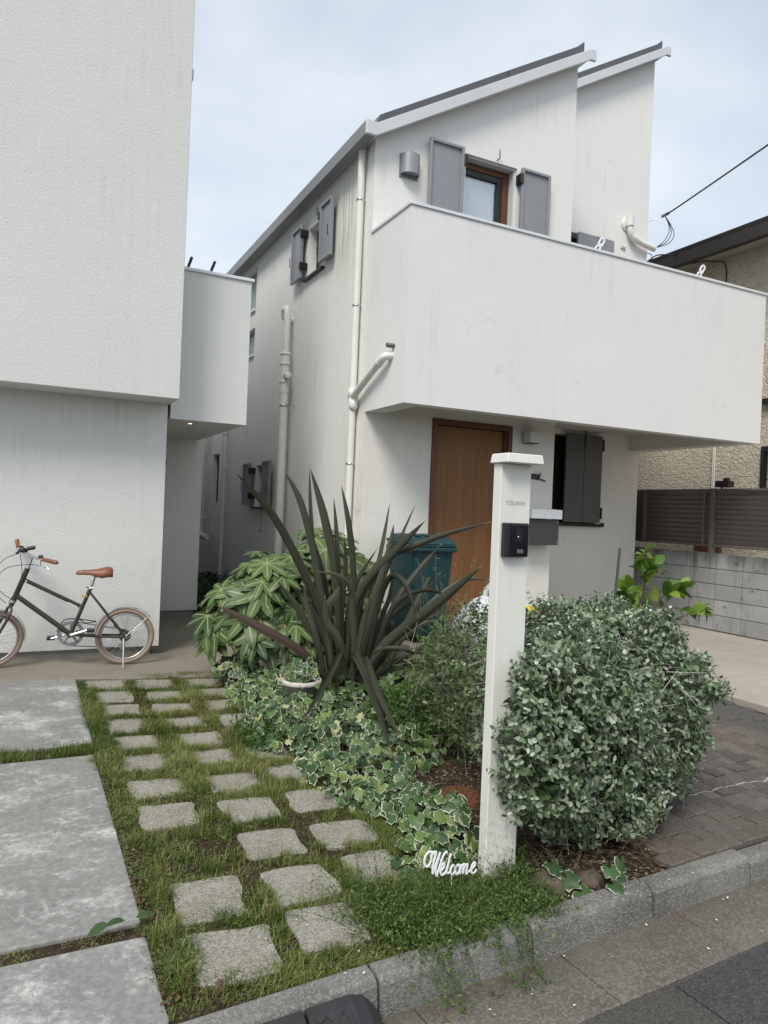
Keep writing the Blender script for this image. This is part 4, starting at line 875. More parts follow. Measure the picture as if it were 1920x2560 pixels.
for xx in (-.55,-.45,-.35,-.25,-.15,-.05,.05,.15,.25,.35,.45,.55,.66,.80,.86):
    for yy in (.10,.15,.20,.228):
        y = ky(xx)-.37+yy; z = -.118+(.058*yy/.135 if yy < .135 else .058+.050*(yy-.135)/.105); s = random.choice((.014,.019,.024))
        if xx < .7 and yy > .2 and random.random() < .5: continue
        M_ = Matrix.Translation((xx+random.uniform(-.01,.01),y,z)) @ Matrix.Rotation(R(23),4,'X') @ Matrix.Rotation(R(random.choice((0,30,45,20))),4,'Z')
        MB().box(-s,s,-s*.8,s*.8,-.006,.005).xform(M_).build('tread_block', m_rubber, t, bevel=.002)
for i, xx in enumerate((.905,.935,.963)):
    M_ = Matrix.Translation((xx,ky(xx)-.20-.01*i,-.045-.016*i)) @ Matrix.Rotation(R(23),4,'X') @ Matrix.Rotation(R(14+22*i),4,'Y')
    MB().box(-.008,.008,-.08,.06,-.006,.004).xform(M_).build('tread_block', m_rubber, t, bevel=.002)
for (x, y, r_, lb) in ((1.93,2.24,.085,'rounded brown rock at the foot of the cream post'),(2.10,2.20,.06,'small flat brown rock behind the kerb under the bush')):
    q = MB(); n, m = 12, 7; vs = []
    for i in range(m+1):
        f_ = math.pi*i/m
        for j in range(n):
            a = 2*math.pi*j/n; k2 = r_*(1+.16*math.sin(3*a+x*9+f_)+.1*math.sin(5*a-f_*2)); vs.append((x+k2*math.sin(f_)*math.cos(a), y+k2*.8*math.sin(f_)*math.sin(a), -.02+k2*.62*math.cos(f_)))
    q.add(vs, [(i*n+j, (i+1)*n+j, (i+1)*n+(j+1)%n, i*n+(j+1)%n) for i in range(m) for j in range(n)], True); tag(q.build('rock', plain('rock', (.11,.085,.065), .95, var=.3, scale=25, bump=.6)), lb, 'rock')
# green garden stake
t = thing('garden_stake', 'thin dark green garden stake leaning beside the leafy shrub', 'stake', (4.40,4.5,0))
MB().tube([(4.38,4.5,-.05),(4.478,4.5,1.20),(4.479,4.5,1.21)], [.011,.011,.007], 8).build('rod', plain('stake_green', (.03,.06,.025), .4), t)

# ------------------------------------------------------------------ plants
random.seed(21)
def unit(v): return v/np.linalg.norm(v, axis=-1, keepdims=True)
def leaf_oval(w=.5, fold=.12, curl=.08):
    Y = [0,.25,.55,.82,1.0]; Wd = [0,.40,.5,.30,0]
    V = [(0,0,0)]; 
    for y, q in zip(Y[1:4], Wd[1:4]): V += [(-q*w,y,fold*q*w*2-curl*y*y),(0,y,-curl*y*y),(q*w,y,fold*q*w*2-curl*y*y)]
    V += [(0,1,-curl)]
    F = [(0,2,1),(0,3,2)]
    for i in (0,1):
        a = 1+3*i; F += [(a,a+1,a+4),(a,a+4,a+3),(a+1,a+2,a+5),(a+1,a+5,a+4)]
    F += [(7,8,10),(8,9,10)]
    E_ = [0]+[1,0,1]*3+[1]
    return np.array(V), np.array(F), np.array(E_, float)
def leaf_diamond(w=.4):
    return np.array([(0,0,0),(-w/2,.45,.05),(w/2,.45,.05),(0,1,-.06),(0,.45,-.02)]), np.array([(0,4,1),(0,2,4),(1,4,3),(4,2,3)]), np.zeros(5)
def leaf_ivy(seed=0):
    r = random.Random(seed); tips = [(-152,.50),(-112,.74),(-80,.64),(-46,.88),(-22,.76),(0,1.06),(22,.76),(46,.88),(80,.64),(112,.74),(152,.50)]
    pts = [(0,0,0)]; out = []; 
    for a, l in tips:
        l *= r.uniform(.9,1.1); a = R(a+r.uniform(-4,4)); out.append((math.sin(a)*l*.62, .22+math.cos(a)*l*.62))
    c = (0,.22); n = len(out); V = [(0,.22,.03)]; E_ = [0]
    for x, y in out: V.append((c[0]+(x-c[0])*.62, c[1]+(y-c[1])*.62, .0+r.uniform(-.02,.03))); E_.append(.45)
    for x, y in out: V.append((x, y, -.09*(x*x+(y-.22)**2)*2+r.uniform(-.05,.05))); E_.append(1)
    F = []
    for i in range(n-1): F += [(0,2+i,1+i),(1+i,2+i,1+n+i),(2+i,2+n+i,1+n+i)]
    return np.array(V), np.array(F), np.array(E_)
def leaf_fatsia(seed=0, lobes=8):
    r = random.Random(seed); V = [(0,0,0)]; F = []; E_ = [1.0]; A = np.linspace(-148, 148, lobes)
    for a in A:
        a = R(a+r.uniform(-5,5)); L = (.60+.40*math.cos(a*.5))*r.uniform(.92,1.06); d = np.array((math.sin(a), math.cos(a))); p = np.array((d[1], -d[0])); dr = r.uniform(.16,.30)
        prof = [(.34,.165),(.60,.165),(.80,.11)]
        b = len(V)
        for t, w_ in prof:
            c_ = d*t*L; z = -dr*(t*L)**2
            V += [(*(c_-p*w_*1.05), z+.02-.03), (*c_, z), (*(c_+p*w_*1.05), z+.02-.03)]; E_ += [0,1,0]
        V.append((*(d*L), -dr*L*L-.03)); E_.append(.3)
        F += [(0,b+1,b),(0,b+2,b+1)]
        for i in (0,1):
            q = b+3*i; F += [(q,q+1,q+4),(q,q+4,q+3),(q+1,q+2,q+5),(q+1,q+5,q+4)]
        F += [(b+6,b+7,b+9),(b+7,b+8,b+9)]
    return np.array(V, float), np.array(F), np.array(E_)
def frames(axis, nrm):
    y = unit(axis); x = unit(np.cross(y, nrm)); z = np.cross(x, y)
    return np.stack([x, y, z], -1)       # N,3,3 columns
CAMP = np.array((0,0,1.45)); FWN = np.array(fw)
def leaf_cloud(parent, shapes, pos, axis, nrm, size, rnd, mat, nind, score=None, name='leaf', stuffname='foliage'):
    M = frames(axis, nrm); N_ = len(pos); sh = rng.integers(0, len(shapes), N_)
    if score is None:
        d = np.linalg.norm(pos-CAMP, axis=1); score = size/d
    order = np.argsort(-score); ind = order[:nind]; rest = order[nind:]
    PV = np.array(ORG[parent.name]) if parent is not None else np.zeros(3)
    lev = np.linspace(.04,.96,8); cache = {}
    for i in ind:
        li = int(np.argmin(abs(lev-rnd[i]))); key = (int(sh[i]), li)
        if key not in cache:
            V, F, E_ = shapes[sh[i]]; cache[key] = fast_mesh(name, V, F, mat, {'rnd': np.full(len(V), lev[li]), 'edge': E_}, True)
        o = bpy.data.objects.new(name, cache[key]); COL.objects.link(o); o.parent = parent
        A = M[i]*size[i]; p = pos[i]-PV
        o.matrix_local = Matrix(((A[0,0],A[0,1],A[0,2],p[0]),(A[1,0],A[1,1],A[1,2],p[1]),(A[2,0],A[2,1],A[2,2],p[2]),(0,0,0,1)))
    if len(rest):
        VV, FF, RR, EE = [], [], [], []; off = 0
        for s in range(len(shapes)):
            ii = rest[sh[rest] == s]
            if not len(ii): continue
            V, F, E_ = shapes[s]
            W_ = np.einsum('nij,vj->nvi', M[ii], V)*size[ii][:,None,None] + (pos[ii]-PV)[:,None,:]
            VV.append(W_.reshape(-1,3)); FF.append((F[None]+(np.arange(len(ii))*len(V))[:,None,None]).reshape(-1,3)+off); off += len(ii)*len(V)
            RR.append(np.repeat(rnd[ii], len(V))); EE.append(np.tile(E_, len(ii)))
        me = fast_mesh(stuffname, np.concatenate(VV), np.concatenate(FF), mat, {'rnd': np.concatenate(RR), 'edge': np.concatenate(EE)}, True)
        o = link(stuffname, me, parent); tag(o, kind='stuff'); return o
def twigs(parent, P0, P1, r, mat, name='twigs', mid=None):
    """many thin three-sided sticks in one stuff part"""
    P0 = np.asarray(P0); P1 = np.asarray(P1); n = len(P0); d = unit(P1-P0); a = np.where(abs(d[:,2:3]) < .9, np.array([[0,0,1.]]), np.array([[1.,0,0]])); u = unit(np.cross(d, a)); v = np.cross(d, u)
    r = np.asarray(r)*np.ones(n); V = np.zeros((n,6,3)); po = np.array(ORG[parent.name]) if parent is not None else np.zeros(3)
    for k_ in range(3):
        an = 2*math.pi*k_/3; o_ = (u*math.cos(an)+v*math.sin(an))*r[:,None]; V[:,k_] = P0+o_; V[:,3+k_] = P1+o_*.6
    F = np.array([(0,1,4,3),(1,2,5,4),(2,0,3,5)])
    me = fast_mesh(name, (V-po).reshape(-1,3), (F[None]+(np.arange(n)*6)[:,None,None]).reshape(-1,4), mat, {'rnd': np.repeat(rng.random(n), 6)})
    return tag(link(name, me, parent), kind='stuff')
m_twig = leaf_mat('twig', [(0,(.12,.10,.07)),(.5,(.24,.23,.17)),(1,(.42,.43,.36))], .8, .0)
m_bark = plain('bark', (.09,.07,.05), .9, var=.3, scale=30, bump=.4)

# --- New Zealand flax
FLX = thing('flax_plant', 'big dark bronze-green flax with long sword leaves in the middle of the bed', 'plant', (2.33,5.2,0))
def flax_mat():
    k = N('flax_leaf'); p = k.pos(); r = k.attr('rnd'); e = k.attr('edge'); tp = k.attr('tip')
    st_ = k.noise(k.map(k.n('ShaderNodeTexCoord').outputs['UV'], (1,1,1)), 5, 2)
    c = k.mix(k.ramp(r, .0, .78), (.014,.015,.009), (.050,.056,.032)); c = k.mix(k.ramp(r, .78, .95, 0, .8), c, (.075,.038,.030))
    c = k.mix(k.ramp(e, .86, 1.0, 0, .6), c, (.13,.085,.05)); c = k.mix(k.ramp(e, .12, .0, 0, .45), c, (.10,.105,.08))
    stripes = k.n('ShaderNodeTexWave', {'Vector': k.n('ShaderNodeCombineXYZ', {0: e}).outputs[0], 'Scale': 4.0, 'Distortion': .6}).outputs['Fac']
    c = k.mix(k.ramp(stripes, .3, .8, 0, .35), c, (.095,.10,.075))
    c = k.mix(k.ramp(tp, .955, .985, 0, .9), c, (.34,.20,.09)); c = k.mix(k.ramp(tp, .992, .999), c, (.10,.035,.02))
    return k.done(c, .5, k.bump(k.noise(p, 70, 3, .5), .12, .002), 0, .32, .05)
m_flax = flax_mat()
def flax_leaf(ctrl, w, rv, seed):
    r = random.Random(seed); n = 13; P = cat_rom(ctrl, n); V, Ed, Tp = [], [], []
    tw = r.uniform(-1.0,1.0); to = CAM
    side0 = None
    for i, p in enumerate(P):
        t = i/n; T = (P[min(i+1,n)]-P[max(i-1,0)]).normalized(); vw = (to-p).normalized()
        s = T.cross(vw)
        if s.length < .05: s = T.cross(Vector((0,0,1)))
        s.normalize()
        if side0 and s.dot(side0) < 0: s = -s
        side0 = s
        nn = s.cross(T).normalized(); a = tw*(1-.4*t)+r.uniform(-.05,.05); s2 = s*math.cos(a)+nn*math.sin(a); n2 = T.cross(s2)
        ww = w*.46*(.45+.55*min(1,t*3.2))*(1 if t < .5 else max(0,(1-((t-.5)/.5)**2.2)))
        if i == n: ww = .0006
        fold = .62*(1-.5*t)
        V += [p-s2*ww+n2*ww*fold, p-s2*ww*.5+n2*ww*fold*.5, p, p+s2*ww*.5+n2*ww*fold*.5, p+s2*ww+n2*ww*fold]; Ed += [1,.5,0,.5,1]; Tp += [t]*5
    F = [(i*5+j, i*5+j+1, i*5+j+6, i*5+j+5) for i in range(n) for j in range(4)]
    po = ORG[FLX.name]; me = fast_mesh('leaf', [tuple(v-po) for v in V], F, m_flax, {'rnd': [rv]*len(V), 'edge': Ed, 'tip': Tp}, True)
    return link('leaf', me, FLX)
FLAX = [
 ((2.21,5.24,0.12),(2.06,5.26,0.70),(1.73,5.32,1.33),(1.39,5.32,1.70),0.085),
 ((2.24,5.22,0.17),(2.10,5.30,0.93),(1.95,5.32,1.45),(1.79,5.34,1.73),0.075),
 ((2.21,5.30,0.16),(2.10,5.36,0.81),(2.04,5.39,1.38),(2.02,5.40,1.77),0.05),
 ((2.33,5.29,0.15),(2.26,5.33,0.92),(2.16,5.38,1.38),(2.04,5.44,1.77),0.085),
 ((2.39,5.15,0.18),(2.35,5.18,0.94),(2.30,5.20,1.32),(2.25,5.28,1.64),0.06),
 ((2.33,5.35,0.21),(2.32,5.41,0.83),(2.29,5.43,1.23),(2.26,5.45,1.54),0.045),
 ((2.44,5.24,0.15),(2.56,5.29,0.77),(2.65,5.31,1.16),(2.72,5.33,1.52),0.045),
 ((2.43,5.13,0.18),(2.51,5.09,0.75),(2.61,5.10,1.10),(2.66,5.13,1.34),0.07),
 ((2.32,5.19,0.17),(2.39,5.15,0.76),(2.66,5.07,1.12),(2.89,5.02,1.38),0.085),
 ((2.39,5.26,0.15),(2.53,5.25,0.93),(2.92,5.00,1.22),(3.31,4.70,1.39),0.06),
 ((2.46,5.12,0.13),(2.65,5.08,0.67),(2.88,5.07,0.98),(3.07,5.04,1.20),0.055),
 ((2.36,5.05,0.12),(2.56,4.95,0.42),(2.85,4.70,0.76),(3.09,4.47,1.07),0.095),
 ((2.54,5.19,0.11),(2.90,5.07,0.62),(3.22,4.96,0.89),(3.42,4.86,0.91),0.045),
 ((2.41,5.03,0.20),(2.48,4.89,0.86),(2.52,4.70,0.93),(2.62,4.59,0.66),0.055),
 ((2.50,5.10,0.18),(2.64,5.03,0.68),(2.89,4.96,0.82),(3.13,4.89,0.74),0.05),
 ((2.46,5.12,0.13),(2.70,5.11,0.46),(3.01,5.07,0.61),(3.26,5.06,0.66),0.05),
 ((2.38,5.10,0.19),(2.51,4.98,0.36),(2.74,4.86,0.36),(2.96,4.76,0.32),0.045),
 ((2.50,5.10,0.10),(2.69,5.11,0.21),(2.92,5.11,0.32),(3.11,5.07,0.40),0.05),
 ((2.16,5.21,0.13),(1.92,5.17,0.36),(1.55,5.13,0.57),(1.25,5.11,0.72),0.085),
 ((2.15,5.27,0.16),(2.03,5.28,0.47),(1.90,5.29,0.69),(1.75,5.30,0.88),0.06),
 ((2.16,5.32,0.15),(2.13,5.39,0.29),(2.01,5.45,0.55),(1.87,5.53,0.76),0.06),
 ((2.13,5.17,0.19),(2.05,5.15,0.45),(1.98,5.19,0.67),(1.94,5.21,0.86),0.055),
 ((2.19,5.09,0.16),(2.15,4.94,0.38),(1.93,4.65,0.26),(1.50,3.94,0.20),0.07),
 ((2.30,5.03,0.16),(2.23,4.84,0.38),(2.14,4.36,0.26),(1.71,3.21,0.20),0.08),
 ((2.35,5.06,0.15),(2.32,4.85,0.33),(2.08,4.11,0.26),(1.88,3.44,0.20),0.05),
 ((2.36,5.06,0.27),(2.26,4.99,0.79),(2.15,4.99,0.93),(1.97,5.03,0.97),0.045),
 ((2.48,5.27,0.14),(2.64,5.25,0.85),(2.79,5.23,1.25),(2.91,5.23,1.51),0.03),
 ((2.15,5.10,0.20),(2.09,5.08,0.65),(2.14,5.05,0.79),(2.17,5.04,0.85),0.06),
 ((2.35,5.29,0.15),(2.34,5.35,0.61),(2.37,5.39,0.93),(2.35,5.40,1.23),0.055),
 ((2.32,5.35,0.14),(2.22,5.41,0.68),(2.14,5.39,0.99),(1.96,5.48,1.50),0.06),
 ((2.34,5.40,0.08),(2.41,5.42,0.51),(2.49,5.44,0.83),(2.64,5.37,1.13),0.05),
 ((2.50,5.21,0.11),(2.62,5.21,0.54),(2.70,5.22,0.73),(2.72,5.21,1.00),0.06),
 ((2.47,5.22,0.11),(2.59,5.22,0.45),(2.85,5.15,0.70),(3.16,5.10,0.94),0.055),
 ((2.44,5.18,0.10),(2.65,5.14,0.30),(2.87,5.02,0.53),(3.06,4.98,0.58),0.05),
 ((2.24,5.00,0.16),(2.16,4.99,0.44),(2.07,5.03,0.59),(2.05,5.04,0.79),0.06),
 ((2.26,4.99,0.16),(2.32,4.96,0.43),(2.35,4.95,0.62),(2.39,4.93,0.80),0.06),
 ((2.29,4.98,0.16),(2.29,4.98,0.44),(2.27,4.99,0.65),(2.26,5.00,0.82),0.055),
]
for i, L_ in enumerate(FLAX):
    flax_leaf([Vector(p) for p in L_[:4]], L_[4], .97 if i in (18,) else random.uniform(0,.75), i)
for i in range(4):       # the crowded fan of shorter leaves round the base
    a = random.uniform(0, 2*math.pi); rr = random.uniform(.05,.22); b = Vector((2.36+rr*math.cos(a)*1.1, 5.15+rr*math.sin(a)*.7, .0)); sp = random.uniform(.10,.42); h_ = random.uniform(.5,1.05)
    ln = Vector((math.cos(a)*sp*1.2, math.sin(a)*sp*.8, h_)); flax_leaf([b, b+ln*.35+Vector((0,0,.05)), b+ln*.72+Vector((0,0,.03)), b+ln], random.uniform(.045,.075), random.uniform(0,.8), 100+i)

# --- Fatsia
FT = thing('fatsia_shrub', 'light green shrub with big pale-veined hand-shaped leaves behind the flax', 'shrub', (1.85,5.8,0))
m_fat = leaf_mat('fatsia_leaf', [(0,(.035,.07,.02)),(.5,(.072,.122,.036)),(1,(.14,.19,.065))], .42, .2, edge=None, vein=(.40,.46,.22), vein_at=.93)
k_ = 150; pos = []; nr = []
ell = [((1.80,5.75,.52),(.46,.40,.55)),((2.45,6.0,.66),(.52,.36,.60)),((1.98,5.55,.30),(.42,.28,.34))]
while len(pos) < k_:
    c, r_ = ell[rng.choice(3, p=[.46,.36,.18])]; d = unit(rng.normal(size=3)); 
    if d[2] < -.35 or d[1] > .55: continue
    s = rng.uniform(.72,1.04); p = np.array(c)+d*np.array(r_)*s
    if any(((p-np.array(c2))/np.array(r2))@((p-np.array(c2))/np.array(r2)) < .45 for c2, r2 in ell): continue
    if p[2] < .12: continue
    pos.append(p); nr.append(unit(d/np.array(r_)))
pos = np.array(pos); nr = np.array(nr)
nrm = unit(nr*.75+np.array((-.1,-.30,.75))+rng.normal(size=pos.shape)*.22)
axis = nr*np.array((1,1,.1))+np.array((0,-.25,-.45))+rng.normal(size=pos.shape)*.35; axis = axis-nrm*np.sum(axis*nrm,1,keepdims=True)
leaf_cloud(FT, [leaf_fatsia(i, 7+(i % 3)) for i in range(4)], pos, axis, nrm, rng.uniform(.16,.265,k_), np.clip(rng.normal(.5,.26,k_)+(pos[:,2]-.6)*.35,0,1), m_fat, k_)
base = np.array([[1.75,5.9,-.04],[2.4,6.1,-.04],[1.95,5.75,-.04]]); bi = np.argmin(((pos[:,None,:2]-base[None,:,:2])**2).sum(2),1)
mid = base[bi]*.45+pos*.55; mid[:,2] = np.minimum(pos[:,2]*.75, pos[:,2]-.04)
twigs(FT, np.vstack([mid, base[bi]*.9+mid*.1]), np.vstack([pos, mid]), np.r_[np.full(k_,.004),np.full(k_,.007)], leaf_mat('fatsia_stem', [(0,(.10,.12,.05)),(1,(.18,.20,.08))], .6, 0), 'leaf_stalks')

# --- rounded bushes with small grey-green leaves
def bush(parent, ells, nsh, mat, nind, seed, twigmat, lf=(.022,.040), shl=(.10,.26), npair=(3,7), zmin=.06, bias=None, green=0., shape=None, out=.55):
    global rng; rs = np.random.default_rng(seed); shapes = shape or [leaf_oval(.56,.10,.06), leaf_oval(.62,.16,.14), leaf_oval(.5,.06,-.05)]
    vol = np.array([r_[0]*r_[1]+r_[1]*r_[2]+r_[0]*r_[2] for _, r_ in ells]); vol = vol/vol.sum()
    LP, LA, LN, LS, LR, T0, T1, SC = [], [], [], [], [], [], [], []
    n = 0
    while n < nsh:
        e = rs.choice(len(ells), p=vol); c, r_ = np.array(ells[e][0]), np.array(ells[e][1]); d = unit(rs.normal(size=3))
        if d[2] < -.75: continue
        lump = 1+.07*math.sin(d[0]*7+seed)+.07*math.sin(d[1]*8+d[2]*6)+.05*math.sin(d[2]*11+d[0]*9)
        s = (1-abs(rs.normal(0,.13)))*lump*.97
        p = c+d*r_*s
        if p[2] < zmin: continue
        if any((((p-np.array(c2))/np.array(r2))**2).sum() < .60 for c2, r2 in ells): continue
        n += 1
        on = unit(d/r_); dr = unit(on*out+rs.normal(size=3)*.55+np.array((0,0,.22))); L = rs.uniform(*shl)
        p0 = p-dr*L*.75; p1 = p+dr*L*.25; T0.append(p0); T1.append(p1)
        k_ = rs.integers(*npair); ph = rs.uniform(0,6.28)
        a = unit(np.cross(dr, np.array((.3,.2,1)))); b = np.cross(dr, a)
        for j in range(k_):
            t = (j+.6)/k_; q = p0+(p1-p0)*(.25+.78*t); an = ph+j*1.57+rs.uniform(-.3,.3); o_ = a*math.cos(an)+b*math.sin(an)
            for sg in (1,-1):
                if rs.random() < .12: continue
                ax_ = unit(o_*sg*.85+dr*rs.uniform(.15,.75)+rs.normal(size=3)*.2); nn = unit(dr*.65+on*.35+np.array((0,0,.3))+rs.normal(size=3)*.3)
                nn = nn-ax_*(nn@ax_); 
                if np.linalg.norm(nn) < .05: nn = np.cross(ax_, np.array((1,0,0)))
                LP.append(q); LA.append(ax_); LN.append(unit(nn)); sz = rs.uniform(*lf)*(1-.3*t); LS.append(sz)
                LR.append(np.clip(rs.normal(.36,.24)+.25*(t-.5)+green,0,1)); SC.append(sz/np.linalg.norm(q-CAMP)*(.4+max(0,on@unit(CAMP-q)))*s)
    LP, LA, LN, LS, LR = map(np.array, (LP, LA, LN, LS, LR))
    leaf_cloud(parent, shapes, LP, LA, LN, LS, LR, mat, nind, np.array(SC))
    twigs(parent, T0, T1, .0011, twigmat)
    return rs
GB = thing('germander_bush', 'rounded silvery grey-green bush with small oval leaves right of the cream post', 'bush', (2.55,2.72,0))
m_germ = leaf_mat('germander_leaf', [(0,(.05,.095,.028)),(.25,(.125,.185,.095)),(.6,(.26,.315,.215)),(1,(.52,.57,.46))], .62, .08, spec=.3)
GE = [((2.68,2.86,.55),(.60,.62,.47)),((2.24,2.56,.52),(.42,.36,.42)),((1.94,2.27,.54),(.28,.13,.39)),((2.88,2.96,.60),(.46,.50,.39)),((2.42,2.58,.26),(.42,.30,.25)),((2.80,2.66,.32),(.34,.30,.30)),((2.24,2.40,.48),(.32,.22,.38)),((2.36,2.44,.17),(.40,.20,.15))]
rs = bush(GB, GE, 5000, m_germ, 300, 5, m_twig, lf=(.026,.044), zmin=.03, shl=(.07,.18), npair=(3,6), out=.8)
ci = []
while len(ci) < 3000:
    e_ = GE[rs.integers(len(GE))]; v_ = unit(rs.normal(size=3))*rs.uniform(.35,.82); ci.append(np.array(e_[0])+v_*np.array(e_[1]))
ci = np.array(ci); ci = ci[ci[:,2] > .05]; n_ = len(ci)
leaf_cloud(GB, [leaf_oval(.6,.1,.05)], ci, rs.normal(size=(n_,3)), unit(rs.normal(size=(n_,3))+np.array((0,0,.6))), rs.uniform(.03,.05,n_), rs.uniform(0,.25,n_), m_germ, 0, stuffname='dark_core_foliage')  # core leaves added in the darkest tones to block light and shade the gaps
n_ = 90; d = unit(rs.normal(size=(n_,3))*np.array((1,1,.8))+np.array((0,-.2,.5))); p = np.array((2.58,2.8,.53))+d*np.array((.62,.58,.48))*rs.uniform(.9,1.02,(n_,1)); dd = unit(d+rs.normal(size=(n_,3))*.7)
twigs(GB, p-dd*.08, p+dd*rs.uniform(.03,.10,(n_,1)), .0016, leaf_mat('pale_stem', [(0,(.42,.44,.36)),(1,(.62,.63,.54))], .8, 0), 'cut_stems')
n_ = 320; a = rs.uniform(0,6.28,n_); b0 = np.c_[2.5+.14*np.cos(a), 2.72+.14*np.sin(a), np.full(n_,-.05)]; rr = rs.uniform(.2,.5,n_); b1 = np.c_[2.5+rr*np.cos(a)*1.1, 2.72+rr*np.sin(a), rs.uniform(.15,.6,n_)]
twigs(GB, b0, b1, rs.uniform(.0015,.005,n_), m_bark, 'branches')
n_ = 420; c0 = np.c_[rs.uniform(1.88,2.62,n_), rs.uniform(2.16,2.6,n_), rs.uniform(-.025,.13,n_)]; dd = unit(rs.normal(size=(n_,3))*np.array((1,1,.6)))
twigs(GB, c0, c0+dd*rs.uniform(.03,.11,(n_,1)), .0011, leaf_mat('dry_stem', [(0,(.05,.035,.02)),(.6,(.14,.10,.06)),(1,(.32,.26,.17))], .9, 0), 'dry_stems')

GB2 = thing('leggy_germander', 'loose leggy grey-green shrub full of dry twigs left of the cream post', 'shrub', (2.55,3.7,0))
m_germ2 = leaf_mat('germander_leaf_green', [(0,(.04,.08,.018)),(.4,(.085,.14,.04)),(.8,(.17,.215,.095)),(1,(.30,.33,.19))], .6, .15, spec=.3)
GE2 = [((2.58,3.75,.34),(.42,.50,.34)),((2.50,3.45,.22),(.25,.25,.28)),((2.95,4.3,.42),(.42,.40,.38))]
rs = bush(GB2, GE2, 1150, m_germ2, 220, 9, m_twig, lf=(.022,.046), zmin=.0, shl=(.12,.34), npair=(2,6), out=.35)
n_ = 240; c0 = np.c_[rs.uniform(2.4,3.1,n_), rs.uniform(3.2,4.5,n_), rs.uniform(.02,.5,n_)]; dd = unit(rs.normal(size=(n_,3))*np.array((1,1,.7)))
twigs(GB2, c0, c0+dd*rs.uniform(.08,.28,(n_,1)), .0017, leaf_mat('dry_stem_pale', [(0,(.14,.10,.06)),(.5,(.34,.30,.22)),(1,(.55,.53,.43))], .9, 0), 'dry_stems')

# --- variegated ivy
def ivy(parent, mounds, n, size, mat, nind, seed, lift=(.7,1.0), keep=None):
    rs = np.random.default_rng(seed); P, Nn = [], []; wt = np.array([m_[2]*m_[3] for m_ in mounds]); wt = wt/wt.sum()
    while len(P) < n:
        cx_, cy_, rx, ry, h_ = mounds[rs.choice(len(mounds), p=wt)]; a = rs.uniform(0,6.28); q = math.sqrt(rs.random())
        x, y = cx_+rx*q*math.cos(a), cy_+ry*q*math.sin(a)
        if keep and not keep(x, y): continue
        z = -.03+h_*math.sqrt(max(0,1-q*q*.96))*rs.uniform(*lift)+.01; g_ = q/math.sqrt(max(.05,1-q*q*.96))*h_
        P.append((x,y,z)); Nn.append((math.cos(a)*g_/rx, math.sin(a)*g_/ry, 1))
    P = np.array(P); Nn = unit(np.array(Nn)); to = unit(CAMP-P)
    nrm = unit(Nn*.8+to*.55+rs.normal(size=P.shape)*.38); ax_ = np.array((-.2,-.7,-.5))+Nn*np.array((.5,.5,0))+rs.normal(size=P.shape)*.6; ax_ = ax_-nrm*np.sum(ax_*nrm,1,keepdims=True)
    S_ = rs.uniform(*size,n); sc = S_/np.linalg.norm(P-CAMP,axis=1)*(.5+P[:,2]*2)
    leaf_cloud(parent, [leaf_ivy(i) for i in range(4)], P, ax_, nrm, S_, np.clip(rs.beta(1.6,2.2,n),0,1), mat, nind, sc)
    k_ = n//4; ii = rs.choice(n, k_); twigs(parent, P[ii]*np.array((1,1,0))+np.array((0,0,-.03)), P[ii], .0016, m_twig, 'stems')
m_ivy = leaf_mat('ivy_leaf', [(0,(.022,.055,.02)),(.45,(.055,.115,.032)),(.75,(.13,.20,.05)),(.9,(.24,.30,.09)),(1,(.48,.48,.24))], .45, .15, edge=(.62,.63,.47), edge_at=.80)
m_ivyg = leaf_mat('ivy_leaf_green', [(0,(.03,.055,.018)),(.5,(.06,.11,.03)),(1,(.12,.19,.05))], .45, .18, edge=(.30,.33,.18), edge_at=.95)
IV = thing('variegated_ivy', 'cream-edged variegated ivy spreading over the bed edge along the stone path', 'ivy', (1.8,3.8,0))
ivy(IV, [(1.60,4.35,.34,.48,.22),(1.85,3.85,.42,.5,.24),(1.62,3.45,.26,.40,.16),(2.0,4.45,.4,.3,.2),(1.78,4.62,.26,.16,.24),(1.70,3.1,.20,.34,.15),(1.70,2.75,.17,.26,.11)], 1120, (.042,.078), m_ivy, 300, 31, lift=(.15,1.12), keep=lambda x,y: not (x>1.66 and x<1.88 and y<2.44 and y>2.3))
IV3 = thing('large_leaved_ivy', 'large dark cream-margined ivy leaves beside the Welcome sign', 'ivy', (1.7,2.65,0))
ivy(IV3, [(1.72,2.78,.17,.26,.20),(1.58,2.60,.13,.15,.13),(1.45,2.52,.07,.13,.05)], 130, (.055,.09), m_ivy, 130, 77, lift=(.4,1.1))
IV4 = thing('kerbside_ivy', 'few large white-edged ivy leaves lying over the kerb under the bush', 'ivy', (2.05,2.18,0))
P_ = np.array([(1.96,2.20,.03),(1.98,2.14,.0),(2.0,2.08,-.03),(2.11,2.10,.02),(2.16,2.16,.05),(2.20,2.14,.02),(2.24,2.18,.06),(2.22,2.23,.12),(1.93,2.25,.07),(2.38,2.34,.44),(2.45,2.36,.42)]); n_ = len(P_)
leaf_cloud(IV4, [leaf_ivy(i) for i in range(3)], P_, rng.normal(size=(n_,3))*.5+np.array((0,-.8,-.3)), unit(np.array((-.1,-.6,.9))+rng.normal(size=(n_,3))*.25), rng.uniform(.075,.105,n_), rng.uniform(.1,.5,n_), m_ivy, n_)
IV2 = thing('pot_ivy', 'small variegated ivy growing out of the weathered white pot', 'ivy', (1.86,4.92,.17))
ivy(IV2, [(1.84,4.93,.14,.12,.16)], 60, (.05,.08), m_ivy, 70, 41)
for o in [c for c in IV2.children]: o.location.z += .19
IVL = thing('edging_ivy', 'clump of pale-edged ivy at the corner where path meets porch', 'ivy', (1.6,5.4,0))
